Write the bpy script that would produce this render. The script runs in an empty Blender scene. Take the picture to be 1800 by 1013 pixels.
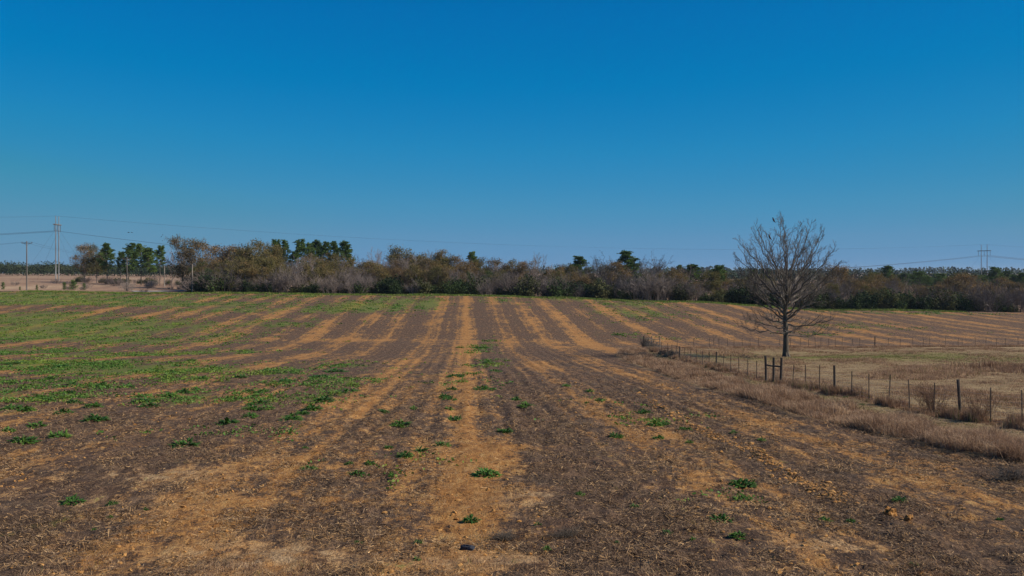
import bpy, math, random
import numpy as np
from mathutils import Vector, Matrix
R = math.radians
sc = bpy.context.scene
C = sc.collection
# ------------------------------------------------------------------ camera, sky, sun, exposure
cd = bpy.data.cameras.new("camera"); cam = bpy.data.objects.new("camera", cd); C.objects.link(cam)
cam.location = (0, 0, 0); cam.rotation_euler = (R(90), 0, 0)
cd.sensor_width = 36; cd.lens = 34.58; cd.shift_y = -28.5/1800; cd.clip_end = 40000; cd.clip_start = .1
sc.camera = cam
SUN_EL, SUN_AZ = 33.0, 99.0           # azimuth clockwise from +Y (view direction)
w = bpy.data.worlds.new("World"); sc.world = w; w.use_nodes = True
wt = w.node_tree; wt.nodes.clear()
sky = wt.nodes.new('ShaderNodeTexSky'); sky.sky_type = 'NISHITA'; sky.sun_disc = False
sky.sun_elevation = R(SUN_EL); sky.sun_rotation = R(SUN_AZ)
sky.altitude = 1500; sky.air_density = .85; sky.dust_density = 0.0; sky.ozone_density = 3.2
hsv = wt.nodes.new('ShaderNodeHueSaturation'); hsv.inputs['Saturation'].default_value = 1.22
hsv.inputs['Hue'].default_value = .487
wm = wt.nodes.new('ShaderNodeMix'); wm.data_type = 'RGBA'; wm.blend_type = 'MULTIPLY'; wm.inputs[0].default_value = 1
wm.inputs[7].default_value = (.92, 1.0, .98, 1)
crv = wt.nodes.new('ShaderNodeRGBCurve'); crv.mapping.use_clip = False
def _cv(c, pts):
    while len(c.points) < len(pts): c.points.new(.5, .5)
    for p, (a, b_) in zip(c.points, pts): p.location = (a, b_); p.handle_type = 'VECTOR'
_cv(crv.mapping.curves[0], [(0, 0), (.065, .001), (.105, .016), (.195, .058), (.32, .107), (.45, .13), (1, .2)])
_cv(crv.mapping.curves[1], [(0, 0), (.1, .09), (.168, .156), (.212, .19), (.30, .238), (.43, .274), (.546, .285), (1, .3)])
_cv(crv.mapping.curves[2], [(0, 0), (.2, .3), (.328, .445), (.39, .48), (.485, .497), (.565, .478), (.6, .445), (1, .44)])
crv.mapping.update()
def _vs(k):
    n = wt.nodes.new('ShaderNodeVectorMath'); n.operation = 'SCALE'; n.inputs['Scale'].default_value = k; return n
v1, v2 = _vs(.085), _vs(8.25)
bg = wt.nodes.new('ShaderNodeBackground'); bg.inputs[1].default_value = .1
wo = wt.nodes.new('ShaderNodeOutputWorld')
wt.links.new(sky.outputs[0], hsv.inputs['Color']); wt.links.new(hsv.outputs[0], wm.inputs[6])
wt.links.new(wm.outputs[2], v1.inputs[0]); wt.links.new(v1.outputs[0], crv.inputs['Color']); wt.links.new(crv.outputs[0], v2.inputs[0]); wt.links.new(v2.outputs[0], bg.inputs[0]); wt.links.new(bg.outputs[0], wo.inputs[0])
sd = bpy.data.lights.new("sun", 'SUN'); sun = bpy.data.objects.new("sun", sd); C.objects.link(sun)
sd.energy = 5.0; sd.angle = R(.5); sd.color = (1, .90, .76)
sv = Vector((math.sin(R(SUN_AZ))*math.cos(R(SUN_EL)), math.cos(R(SUN_AZ))*math.cos(R(SUN_EL)), math.sin(R(SUN_EL))))
sun.rotation_euler = sv.to_track_quat('Z', 'Y').to_euler(); sun.location = (60, -40, 60)
sc.view_settings.view_transform = 'Standard'; sc.view_settings.look = 'None'
sc.view_settings.exposure = 0.28; sc.view_settings.gamma = 1
rng = np.random.default_rng(7); random.seed(7)
F = 1729.0; HZ = 478.0                  # measured: focal length and horizon row of the 1800 px photograph
# ------------------------------------------------------------------ numpy noise
_T = rng.random((256, 256))
def vnoise(x, y):
    xi = np.floor(x).astype(int); yi = np.floor(y).astype(int); fx = x-xi; fy = y-yi
    fx = fx*fx*(3-2*fx); fy = fy*fy*(3-2*fy)
    a = _T[xi & 255, yi & 255]; b = _T[(xi+1) & 255, yi & 255]; c = _T[xi & 255, (yi+1) & 255]; d = _T[(xi+1) & 255, (yi+1) & 255]
    return (a*(1-fx)+b*fx)*(1-fy)+(c*(1-fx)+d*fx)*fy
def fbm(x, y, o=4):
    s = 0; a = .5; t = 0
    for i in range(o):
        s = s+a*vnoise(x*2**i+17.3*i, y*2**i+5.1*i); t += a; a *= .5
    return s/t
def ss(a, b, x):
    t = np.clip((x-a)/(b-a), 0, 1); return t*t*(3-2*t)
# ------------------------------------------------------------------ terrain height
UC = np.array([0, 600, 820, 1200, 1450, 1800])
UU = (UC-900)/F
DR = [0, 3, 6, 9, 12, 15, 120, 150, 180, 250, 262, 300, 400, 600, 900, 4000, 12000]
def near(d): return -4.14-.047*d
ZR = [[-1.65]*6, [-1.9]*6, [-3.0]*6, [-4.15]*6, [-4.6]*6, [near(15)]*6, [near(120)]*6,
 [-9.7, -10.25, -10.45, -10.75, -11.0, -11.1], [-8.2, -8.7, -8.95, -9.8, -10.9, -11.2],
 [-5.2, -5.65, -5.93, -7.66, -9.75, -10.4], [-4.9, -5.9, -6.2, -8.0, -9.95, -10.6],
 [-4.3, -6.3, -7.0, -9.0, -10.4, -11], [-3.5, -5, -7, -10, -11, -11],
 [-3, -5, -8, -10, -12, -12], [-2.4, -5, -8, -10, -12, -12], [-6]*6, [-14]*6]
ZR = np.array(ZR, float)
_ds = np.concatenate([np.arange(0, 600, .5), np.geomspace(600, 12000, 400)])
_cols = []
for j in range(6):
    z = np.interp(_ds, DR, ZR[:, j])
    n = 1200; zz = z[:n].copy()
    k = np.ones(21)/21; sm = np.convolve(np.pad(zz, 10, mode='edge'), k, 'valid')
    sm = np.convolve(np.pad(sm, 10, mode='edge'), k, 'valid')
    wgt = ss(40, 90, _ds[:n]); cr = 1-.8*np.exp(-((_ds[:n]-252)/7)**2)
    zz = zz*(1-wgt*cr)+sm*wgt*cr; z[:n] = zz
    _cols.append(z)
_cols = np.array(_cols)
def H(x, y, micro=True):
    x = np.asarray(x, float); y = np.asarray(y, float)
    d = np.clip(y, 0, 11999)
    u = np.clip(x/np.maximum(d, 60), UU[0]-.3, UU[-1]+.3)
    zc = [np.interp(d, _ds, _cols[j]) for j in range(6)]
    z = zc[0]*1.0
    for j in range(5):
        t = ss(UU[j], UU[j+1], u)*.5+np.clip((u-UU[j])/(UU[j+1]-UU[j]), 0, 1)*.5
        z = np.where(u > UU[j], zc[j]*(1-t)+zc[j+1]*t, z)
    if micro:
        far = ss(20, 90, y)
        z = z+(fbm(x/17+3, y/23+9, 3)-.5)*.5*far*(1-ss(400, 900, y))+(fbm(x/5+40, y/6+12, 3)-.5)*.12
    return z
def unproj(px, row):
    u = (px-900)/F; v = (row-HZ)/F
    d = np.concatenate([np.arange(11, 320, .25), np.geomspace(320, 6000, 900)])
    h = H(u*d, d); below = h >= -v*d
    i = int(np.argmax(below)) if below.any() else len(d)-1
    return float(u*d[i]), float(d[i])
# lines that divide the land, as x over y
_fy = np.array([0, 37, 40, 53, 65, 80, 126, 400]); _fx = np.array([23, 19.2, 18.4, 17.5, 16.9, 16.8, 16.9, 16.9])
def fence_x(y): return np.interp(y, _fy, _fx)
_ey = np.array([0, 22, 27, 31, 40, 51, 69, 104, 130]); _ex = np.array([22, 17, 15, 13.6, 12.3, 11.8, 11.3, 11.0, 14.5])
def edge_x(y): return np.interp(y, _ey, _ex)
def farfence_y(x): return np.interp(x, [16.9, 49, 65, 160], [127, 134.5, 140, 160])
def stripe_s(x, y): return x+.0462*y
# ------------------------------------------------------------------ helpers
def setp(o, label=None, cat=None, group=None, kind=None):
    if label: o['label'] = label
    if cat: o['category'] = cat
    if group: o['group'] = group
    if kind: o['kind'] = kind
    return o
def mesh_from(name, V, Fc, mats=(), mi=None, smooth=False):
    """V (n,3); Fc (m,k) equal-size faces or list of such arrays"""
    me = bpy.data.meshes.new(name)
    V = np.asarray(V, np.float32)
    if not isinstance(Fc, list): Fc = [Fc]
    Fc = [np.asarray(f, np.int32) for f in Fc if len(f)]
    me.vertices.add(len(V)); me.vertices.foreach_set('co', V.ravel())
    tot = np.concatenate([np.full(len(f), f.shape[1], np.int32) for f in Fc])
    idx = np.concatenate([f.ravel() for f in Fc])
    st = np.concatenate([[0], np.cumsum(tot)[:-1]]).astype(np.int32)
    me.loops.add(len(idx)); me.loops.foreach_set('vertex_index', idx)
    me.polygons.add(len(tot)); me.polygons.foreach_set('loop_start', st); me.polygons.foreach_set('loop_total', tot)
    for m in mats: me.materials.append(m)
    if mi is not None: me.polygons.foreach_set('material_index', np.asarray(mi, np.int32))
    me.polygons.foreach_set('use_smooth', np.full(len(tot), smooth))
    me.update(); me.validate()
    return me
def ob(name, me, parent=None):
    o = bpy.data.objects.new(name, me); C.objects.link(o)
    if parent: o.parent = parent
    return o
def empty(name, loc, rz=0, s=1):
    o = bpy.data.objects.new(name, None); C.objects.link(o); o.location = loc; o.rotation_euler = (0, 0, rz)
    o.scale = (s, s, s) if not hasattr(s, '__len__') else s
    o.empty_display_size = .3
    return o
def copy_tree(o, loc, rz, s):
    c = o.copy(); C.objects.link(c); c.location = loc; c.rotation_euler = (0, 0, rz); c.scale = s if hasattr(s, '__len__') else (s, s, s)
    for ch in CH[o.name]:
        d = ch.copy(); C.objects.link(d); d.parent = c
    for k in ('label', 'group', 'category'):
        if k in o.keys(): c[k] = o[k]
    return c
CH = {}
class MB:
    def __init__(s): s.V = []; s.F = {3: [], 4: []}; s.n = 0
    def add(s, V, Fc):
        V = np.asarray(V, float); Fc = np.asarray(Fc, int)
        s.F[Fc.shape[1]].append(Fc+s.n); s.V.append(V); s.n += len(V)
    def tube(s, P, r, k=6, cap=True):
        P = np.asarray(P, float); r = np.broadcast_to(np.asarray(r, float), (len(P),))
        T = np.gradient(P, axis=0); T /= np.linalg.norm(T, axis=1, keepdims=True)+1e-9
        ref = np.where(np.abs(T[:, 2:3]) > .9, np.array([[1., 0, 0]]), np.array([[0, 0, 1.]]))
        if abs(T[0, 2]) > .6: ref = np.broadcast_to(np.array([[1., .13, 0]]), T.shape)
        A = np.cross(T, ref); A /= np.linalg.norm(A, axis=1, keepdims=True)+1e-9; B = np.cross(T, A)
        a = np.arange(k)*2*np.pi/k
        V = P[:, None]+r[:, None, None]*(np.cos(a)[None, :, None]*A[:, None]+np.sin(a)[None, :, None]*B[:, None])
        i = np.arange(len(P)-1)[:, None]*k; j = np.arange(k)[None]; j2 = (j+1) % k
        Q = np.stack([i+j, i+j2, i+k+j2, i+k+j], -1).reshape(-1, 4)
        base = s.n; s.add(V.reshape(-1, 3), Q)
        if cap:
            for e, o in ((0, 0), (len(P)-1, (len(P)-1)*k)):
                s.V.append(P[e:e+1]); ci = s.n; s.n += 1
                jj = np.arange(k); s.F[3].append(np.stack([base+o+jj, base+o+(jj+1) % k, np.full(k, ci)], -1))
    def box(s, c, d, rz=0):
        c = np.asarray(c, float); d = np.asarray(d, float)/2
        V = np.array([[x, y, z] for x in (-1, 1) for y in (-1, 1) for z in (-1, 1)])*d
        ca, sa = math.cos(rz), math.sin(rz); V = np.stack([V[:, 0]*ca-V[:, 1]*sa, V[:, 0]*sa+V[:, 1]*ca, V[:, 2]], -1)+c
        s.add(V, [[0, 1, 3, 2], [4, 6, 7, 5], [0, 4, 5, 1], [2, 3, 7, 6], [0, 2, 6, 4], [1, 5, 7, 3]])
    def quads(s, P, U, W):
        """many separate quads: centres P, half vectors U, W"""
        V = np.stack([P-U-W, P+U-W, P+U+W, P-U+W], 1).reshape(-1, 3)
        s.add(V, np.arange(len(P)*4).reshape(-1, 4))
    def mesh(s, name, mat, smooth=False):
        F = [np.concatenate(s.F[k]) for k in (3, 4) if s.F[k]]
        return mesh_from(name, np.concatenate(s.V), F, [mat] if not isinstance(mat, (list, tuple)) else mat, smooth=smooth)
# ------------------------------------------------------------------ materials
def nodes(name, rough=.9):
    m = bpy.data.materials.new(name); m.use_nodes = True; nt = m.node_tree
    b = nt.nodes['Principled BSDF']; b.inputs['Roughness'].default_value = rough
    b.inputs['Specular IOR Level'].default_value = .25
    return m, nt, b
def N(nt, t, **k):
    n = nt.nodes.new(t)
    for a, v in k.items():
        if a.startswith('i_'): n.inputs[a[2:].replace('_', ' ')].default_value = v
        else: setattr(n, a, v)
    return n
def ramp(nt, src, stops):
    r = nt.nodes.new('ShaderNodeValToRGB'); e = r.color_ramp.elements
    while len(e) < len(stops): e.new(.5)
    for el, (p, c) in zip(e, stops): el.position = p; el.color = (*c, 1) if len(c) == 3 else c
    nt.links.new(src, r.inputs[0]); return r.outputs[0]
def mathn(nt, op, a, b=None, c=None, clamp=False):
    n = nt.nodes.new('ShaderNodeMath'); n.operation = op; n.use_clamp = clamp
    for i, v in enumerate((a, b, c)):
        if v is None: continue
        if isinstance(v, (int, float)): n.inputs[i].default_value = v
        else: nt.links.new(v, n.inputs[i])
    return n.outputs[0]
def mixc(nt, f, a, b, mode='MIX'):
    n = nt.nodes.new('ShaderNodeMix'); n.data_type = 'RGBA'; n.blend_type = mode
    for i, v in ((0, f), (6, a), (7, b)):
        if isinstance(v, (int, float)): n.inputs[i].default_value = v
        elif isinstance(v, tuple): n.inputs[i].default_value = (*v, 1)
        else: nt.links.new(v, n.inputs[i])
    return n.outputs[2]
def noise(nt, vec, scale, detail=4, rough=.55):
    n = N(nt, 'ShaderNodeTexNoise'); n.inputs['Scale'].default_value = scale; n.inputs['Detail'].default_value = detail
    n.inputs['Roughness'].default_value = rough; nt.links.new(vec, n.inputs['Vector']); return n.outputs[0]
def mapping(nt, vec, scale=(1, 1, 1), rot=(0, 0, 0), loc=(0, 0, 0)):
    n = nt.nodes.new('ShaderNodeMapping'); n.inputs['Scale'].default_value = scale; n.inputs['Rotation'].default_value = rot
    n.inputs['Location'].default_value = loc
    nt.links.new(vec, n.inputs[0]); return n.outputs[0]
def simple_mat(name, stops, scale=3, rough=.9, detail=3, objrand=.25, stretch=(1, 1, 1), translucent=0):
    m, nt, b = nodes(name, rough)
    tc = nt.nodes.new('ShaderNodeTexCoord'); v = mapping(nt, tc.outputs['Object'], stretch)
    n = noise(nt, v, scale, detail)
    oi = nt.nodes.new('ShaderNodeObjectInfo')
    f = mathn(nt, 'ADD', mathn(nt, 'MULTIPLY_ADD', n, 1.7, -.35), mathn(nt, 'MULTIPLY_ADD', oi.outputs['Random'], objrand, -objrand/2), clamp=True)
    col = ramp(nt, f, stops); nt.links.new(col, b.inputs['Base Color'])
    if translucent:
        t = nt.nodes.new('ShaderNodeBsdfTranslucent'); nt.links.new(col, t.inputs[0])
        mx = nt.nodes.new('ShaderNodeMixShader'); mx.inputs[0].default_value = translucent
        nt.links.new(b.outputs[0], mx.inputs[1]); nt.links.new(t.outputs[0], mx.inputs[2])
        nt.links.new(mx.outputs[0], nt.nodes['Material Output'].inputs[0])
    return m
M = {}
M['bark'] = simple_mat('bark', [(0, (.035, .028, .022)), (.5, (.085, .07, .056)), (1, (.17, .145, .12))], 4, stretch=(1, 1, .25))
M['bark_pale'] = simple_mat('bark_pale', [(0, (.09, .075, .065)), (.5, (.15, .125, .11)), (1, (.24, .2, .17))], 2.0)
M['twig'] = simple_mat('twig', [(0, (.10, .08, .072)), (.5, (.165, .135, .12)), (1, (.24, .2, .175))], .7, objrand=.6)
M['twig_hero'] = simple_mat('twig_hero', [(0, (.045, .038, .032)), (.5, (.10, .086, .074)), (1, (.2, .175, .15))], 1.2)
M['leaf_olive'] = simple_mat('leaf_olive', [(0, (.055, .055, .018)), (.45, (.13, .115, .036)), (.75, (.19, .14, .05)), (1, (.24, .14, .05))], .45, objrand=.5, translucent=.25)
M['leaf_russet'] = simple_mat('leaf_russet', [(0, (.075, .06, .026)), (.4, (.15, .11, .045)), (.75, (.21, .13, .052)), (1, (.24, .16, .075))], .5, objrand=.5, translucent=.25)
M['leaf_dark'] = simple_mat('leaf_dark', [(0, (.014, .026, .009)), (.5, (.035, .06, .016)), (1, (.075, .11, .026))], .6, objrand=.5, translucent=.2)
M['leaf_shrub'] = simple_mat('leaf_shrub', [(0, (.03, .038, .014)), (.5, (.06, .066, .022)), (1, (.11, .10, .035))], .8, objrand=.6, translucent=.2)
M['needle'] = simple_mat('needle', [(0, (.035, .066, .016)), (.5, (.08, .135, .03)), (1, (.16, .22, .05))], .5, objrand=.4, translucent=.2)
M['far_needle'] = simple_mat('far_needle', [(0, (.012, .026, .011)), (.5, (.025, .042, .016)), (1, (.05, .055, .024))], .02, objrand=0)
M['weed'] = simple_mat('weed', [(0, (.026, .066, .012)), (.5, (.055, .14, .02)), (1, (.13, .22, .035))], 1.7, rough=.6, objrand=.5, translucent=.25)
M['weed_yellow'] = simple_mat('weed_yellow', [(0, (.06, .11, .018)), (.5, (.13, .20, .028)), (1, (.23, .28, .045))], 1.1, rough=.6, translucent=.25)
M['grass'] = simple_mat('dead_grass', [(0, (.17, .105, .058)), (.45, (.37, .24, .145)), (.8, (.53, .37, .23)), (1, (.64, .48, .32))], 1.0, objrand=0, translucent=.2)
M['grass_dark'] = simple_mat('dark_grass', [(0, (.09, .05, .032)), (.5, (.22, .125, .078)), (1, (.34, .215, .14))], 1.3, objrand=0, translucent=.2)
M['grass_green'] = simple_mat('green_grass', [(0, (.06, .08, .02)), (.5, (.12, .16, .03)), (1, (.24, .24, .06))], 1.0, objrand=0, translucent=.2)
M['straw_dark'] = simple_mat('straw_dark', [(0, (.022, .014, .009)), (.5, (.072, .045, .028)), (1, (.20, .13, .08))], 9, objrand=0)
M['straw_grey'] = simple_mat('straw_grey', [(0, (.10, .064, .038)), (.5, (.20, .132, .08)), (1, (.36, .25, .155))], 9, objrand=0)
M['straw_tan'] = simple_mat('straw_tan', [(0, (.18, .10, .04)), (.5, (.36, .215, .095)), (1, (.66, .47, .25))], 9, objrand=0)
M['clod'] = simple_mat('clod', [(0, (.16, .07, .02)), (.5, (.34, .165, .048)), (1, (.44, .25, .09))], 6, objrand=.3)
M['post'] = simple_mat('post_wood', [(0, (.025, .020, .017)), (.5, (.065, .053, .045)), (1, (.14, .118, .10))], 5, stretch=(1, 1, .2))
M['post_pale'] = simple_mat('pale_post_wood', [(0, (.12, .10, .08)), (.5, (.2, .175, .145)), (1, (.3, .265, .225))], 5, stretch=(1, 1, .2))
M['rust'] = simple_mat('rusty_steel', [(0, (.045, .030, .022)), (.5, (.10, .07, .052)), (1, (.19, .145, .11))], 6, rough=.7)
M['wire'] = simple_mat('wire', [(0, (.16, .14, .125)), (1, (.3, .27, .24))], 2, rough=.6)
M['concrete_pole'] = simple_mat('pale_concrete', [(0, (.11, .11, .11)), (.5, (.17, .17, .17)), (1, (.25, .25, .245))], 1.2, stretch=(1, 1, .2))
M['grey_pole'] = simple_mat('grey_wood_pole', [(0, (.06, .052, .045)), (.5, (.105, .092, .08)), (1, (.16, .145, .13))], 2, stretch=(1, 1, .15))
M['cable'] = simple_mat('cable', [(0, (.03, .03, .032)), (1, (.06, .06, .062))], 1, rough=.6)
M['insulator'] = simple_mat('insulator', [(0, (.06, .045, .04)), (1, (.12, .1, .09))], 1, rough=.4)
M['bird'] = simple_mat('black_feathers', [(0, (.008, .008, .009)), (1, (.025, .024, .026))], 9, rough=.5)
M['stone'] = simple_mat('dark_stone', [(0, (.02, .022, .03)), (1, (.06, .066, .085))], 12, rough=.5)
# road
def road_mat():
    m, nt, b = nodes('gravel_road', .95); tc = nt.nodes.new('ShaderNodeTexCoord')
    n = noise(nt, tc.outputs['Object'], 1.2, 5)
    nt.links.new(ramp(nt, n, [(.3, (.2, .18, .16)), (.6, (.33, .31, .29))]), b.inputs['Base Color']); return m
M['road'] = road_mat()
def ground_mat():
    m, nt, b = nodes('ground', .95); L = nt.links
    tc = nt.nodes.new('ShaderNodeTexCoord'); P = tc.outputs['Object']
    at = N(nt, 'ShaderNodeAttribute', attribute_name='zone'); sp = nt.nodes.new('ShaderNodeSeparateColor'); L.new(at.outputs['Color'], sp.inputs[0])
    at2 = N(nt, 'ShaderNodeAttribute', attribute_name='zone2'); sp2 = nt.nodes.new('ShaderNodeSeparateColor'); L.new(at2.outputs['Color'], sp2.inputs[0])
    xyz = nt.nodes.new('ShaderNodeSeparateXYZ'); L.new(P, xyz.inputs[0])
    x, y = xyz.outputs[0], xyz.outputs[1]
    spk = noise(nt, mapping(nt, P, (3.2, .9, 0), loc=(2, 8, 0)), 1, 6, .8)
    n_big = noise(nt, mapping(nt, P, (.09, .02, 0)), 1, 3)
    n_mid = noise(nt, mapping(nt, P, (.9, .22, 0)), 1, 5, .6)
    n_pat = noise(nt, mapping(nt, P, (.5, .35, 0), loc=(7, 3, 0)), 1, 4, .6)
    n_fin = noise(nt, mapping(nt, P, (5, 3.5, 0)), 1, 6, .7)
    n_grain = noise(nt, mapping(nt, P, (22, 22, 0)), 1, 4, .7)
    st1 = noise(nt, mapping(nt, P, (45, 9, 0), (0, 0, .5)), 1, 3, .6)
    st2 = noise(nt, mapping(nt, P, (9, 45, 0), (0, 0, .35)), 1, 3, .6)
    straw = mathn(nt, 'MAXIMUM', st1, st2)
    s = mathn(nt, 'ADD', mathn(nt, 'MULTIPLY_ADD', y, .0462, x), mathn(nt, 'MULTIPLY_ADD', n_big, 1.6, -.8))
    def cosw(per, ph=0): return mathn(nt, 'COSINE', mathn(nt, 'MULTIPLY_ADD', s, 2*math.pi/per, ph))
    fard = N(nt, 'ShaderNodeMapRange', interpolation_type='SMOOTHSTEP'); L.new(y, fard.inputs[0]); fard.inputs[1].default_value = 20; fard.inputs[2].default_value = 110; fard.inputs[3].default_value = .5; fard.inputs[4].default_value = .72
    c = mathn(nt, 'ADD', mathn(nt, 'MULTIPLY', cosw(6.0), fard.outputs[0]), mathn(nt, 'MULTIPLY', cosw(1.5, .6), .28))
    c = mathn(nt, 'ADD', c, mathn(nt, 'MULTIPLY', cosw(18.0, 1.1), .3))
    c = mathn(nt, 'ADD', c, mathn(nt, 'MULTIPLY', cosw(11.3, 2.1), .3))
    c = mathn(nt, 'ADD', c, mathn(nt, 'MULTIPLY', cosw(.75, 1), .16))
    n_tr = noise(nt, mapping(nt, P, (.12, .045, 0), loc=(3, 9, 0)), 1, 3, .5)
    c = mathn(nt, 'ADD', c, mathn(nt, 'MULTIPLY_ADD', n_tr, 3.9, -2.0))
    c = mathn(nt, 'ADD', c, mathn(nt, 'MULTIPLY_ADD', n_mid, 3.4, -1.7))
    c = mathn(nt, 'ADD', c, mathn(nt, 'MULTIPLY_ADD', n_pat, 2.6, -1.3))
    c = mathn(nt, 'ADD', c, mathn(nt, 'MULTIPLY_ADD', n_fin, 4.6, -2.35))
    n_f2 = noise(nt, mapping(nt, P, (1.9, 1.6, 0), loc=(5, 2, 0)), 1, 4, .65)
    c = mathn(nt, 'ADD', c, mathn(nt, 'MULTIPLY_ADD', n_f2, 3.4, -1.75))
    c = mathn(nt, 'ADD', c, mathn(nt, 'MULTIPLY_ADD', n_grain, 3.0, -1.5))
    c = mathn(nt, 'ADD', c, mathn(nt, 'MULTIPLY', sp.outputs[2], 1.2))
    c = mathn(nt, 'ADD', c, mathn(nt, 'MULTIPLY_ADD', spk, 3.0, -1.66))
    lane = N(nt, 'ShaderNodeMapRange', interpolation_type='SMOOTHSTEP'); L.new(c, lane.inputs[0]); lane.inputs[1].default_value = -.15; lane.inputs[2].default_value = .95
    straw2 = mathn(nt, 'MULTIPLY_ADD', mathn(nt, 'SUBTRACT', spk, .5), .9, straw)
    dark = ramp(nt, straw2, [(.37, (.026, .016, .010)), (.55, (.076, .049, .030)), (.69, (.22, .15, .092))])
    dark = mixc(nt, mathn(nt, 'MULTIPLY_ADD', n_pat, 1.2, -.3, clamp=True), dark, (1.5, 1.1, .8), 'MULTIPLY')
    orange = ramp(nt, mathn(nt, 'MULTIPLY_ADD', n_fin, .45, mathn(nt, 'MULTIPLY_ADD', n_pat, .25, mathn(nt, 'MULTIPLY_ADD', spk, .75, -.225))), [(.3, (.20, .088, .024)), (.45, (.40, .185, .050)), (.55, (.53, .275, .085)), (.68, (.62, .40, .16))])
    sandc = ramp(nt, n_fin, [(.35, (.34, .21, .10)), (.58, (.66, .47, .26))])
    orange = mixc(nt, mathn(nt, 'MULTIPLY', sp2.outputs[0], mathn(nt, 'MULTIPLY_ADD', n_f2, 4.0, -1.4, clamp=True)), orange, sandc)
    orange = mixc(nt, mathn(nt, 'MULTIPLY_ADD', n_grain, 3.2, -1.15, clamp=True), mixc(nt, .8, orange, (.36, .31, .28), 'MULTIPLY'), orange)
    col = mixc(nt, lane.outputs[0], dark, orange)
    # thin green growth
    g = mathn(nt, 'ADD', mathn(nt, 'MULTIPLY_ADD', n_fin, 2.6, -1.3), mathn(nt, 'MULTIPLY_ADD', n_mid, 4.0, -2.1))
    g = mathn(nt, 'ADD', g, mathn(nt, 'MULTIPLY_ADD', spk, 3.0, -1.55))
    g = mathn(nt, 'ADD', g, mathn(nt, 'MULTIPLY', cosw(6.0, 2.2), .3))
    g = mathn(nt, 'ADD', g, mathn(nt, 'MULTIPLY_ADD', sp.outputs[1], 1.9, -.85))
    gm = mathn(nt, 'MULTIPLY', mathn(nt, 'MULTIPLY', g, 1.7, clamp=True), .72)
    green = ramp(nt, n_grain, [(.3, (.06, .088, .014)), (.7, (.18, .225, .03))])
    col = mixc(nt, gm, col, green)
    # dead grass pasture / verge
    n_p = noise(nt, mapping(nt, P, (.35, .22, 0), loc=(31, 7, 0)), 1, 5, .6)
    tan = ramp(nt, mathn(nt, 'MULTIPLY_ADD', n_fin, .55, mathn(nt, 'MULTIPLY', n_p, .45)), [(.3, (.12, .075, .042)), (.5, (.28, .195, .095)), (.68, (.44, .325, .17))])
    pg = mathn(nt, 'MULTIPLY', sp2.outputs[1], mathn(nt, 'MULTIPLY_ADD', n_p, 3.0, -.7, clamp=True))
    tan = mixc(nt, pg, tan, (.16, .16, .03))
    col = mixc(nt, sp.outputs[0], col, tan)
    # brown land beyond the field
    n_b = noise(nt, mapping(nt, P, (.03, .012, 0)), 1, 5, .6)
    br = ramp(nt, mathn(nt, 'MULTIPLY_ADD', n_p, .4, mathn(nt, 'MULTIPLY', n_b, .6)), [(.34, (.13, .075, .048)), (.5, (.29, .18, .11)), (.66, (.46, .33, .20))])
    col = mixc(nt, sp2.outputs[2], col, br)
    L.new(col, b.inputs['Base Color'])
    bp = nt.nodes.new('ShaderNodeBump'); bp.inputs['Strength'].default_value = 1; bp.inputs['Distance'].default_value = .075
    hh = mathn(nt, 'ADD', mathn(nt, 'MULTIPLY', n_fin, 1.2), mathn(nt, 'ADD', mathn(nt, 'MULTIPLY', straw, .5), mathn(nt, 'MULTIPLY', n_grain, .5)))
    L.new(hh, bp.inputs['Height']); L.new(bp.outputs[0], b.inputs['Normal'])
    return m
M['ground'] = ground_mat()
# ------------------------------------------------------------------ ground sheet
def spaced(lim, s0, k, core, lo=None):
    out = [0.0]; v = 0.0
    while v < lim:
        v += max(s0, k*(v-core)+s0) if v > core else s0
        out.append(v)
    return np.array(out)
xs = spaced(9000, .13, .016, 10); xs = np.concatenate([-xs[:0:-1], xs])
yp = spaced(11000, .12, .0085, 16); yp = yp[yp >= 0]
ys = np.concatenate([-np.geomspace(400, 1, 20), yp])
# blobs of green growth, read off the photograph as rows and columns: (column, row, radius m across, radius m deep, strength)
GB = [(60, 618, 10, 10, .55), (170, 625, 9, 9, .55), (350, 590, 10, 9, .5), (30, 670, 6, 6, .5), (150, 680, 5, 5, .4), (280, 670, 5, 5, .4), (60, 590, 16, 12, .9), (160, 575, 18, 12, .9), (30, 560, 14, 14, .8), (230, 600, 12, 7, .7), (100, 640, 9, 8, .8), (250, 650, 8, 6, .9), (330, 620, 9, 6, .6),
 (40, 700, 5, 4, .5), (300, 700, 4, 3.5, .5), (470, 700, 3.5, 4, .42), (560, 670, 3.5, 7, .46), (590, 645, 3.5, 7, .42), (480, 655, 4, 5, .38), (640, 540, 9, 14, .9), (590, 545, 8, 10, .7), (700, 530, 7, 12, .7),
 (480, 570, 8, 8, .6), (420, 545, 14, 8, .6), (300, 535, 22, 8, .8), (120, 530, 25, 12, .9), (30, 522, 28, 16, .9), (250, 522, 25, 8, .7), (750, 535, 4, 16, .8), (450, 522, 18, 7, .6),
 (840, 615, 1.4, 8, .55), (850, 640, 1.2, 8, .45), (850, 680, 1.4, 4, .4), (800, 665, 1.2, 6, .35), (860, 600, 2.0, 4, .3), (1130, 550, 9, 16, .55), (1100, 535, 9, 10, .6), (1500, 575, 10, 8, .45), (1600, 551, 20, 5, .5), (1430, 588, 6, 4, .4),
 (1130, 735, 1.8, 2.6, .38), (1090, 715, 1.5, 3, .32), (880, 528, 5, 8, .5), (1000, 527, 9, 6, .5), (1180, 595, 3, 3, .4), (1085, 588, 4, 2.5, .5), (370, 760, 3, 2, .2), (720, 810, 1.2, 1.2, .22), (650, 830, 1.0, 1.0, .22), (1480, 950, 1.2, 1.2, .3), (1300, 880, 1.2, 1.5, .25)]
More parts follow.
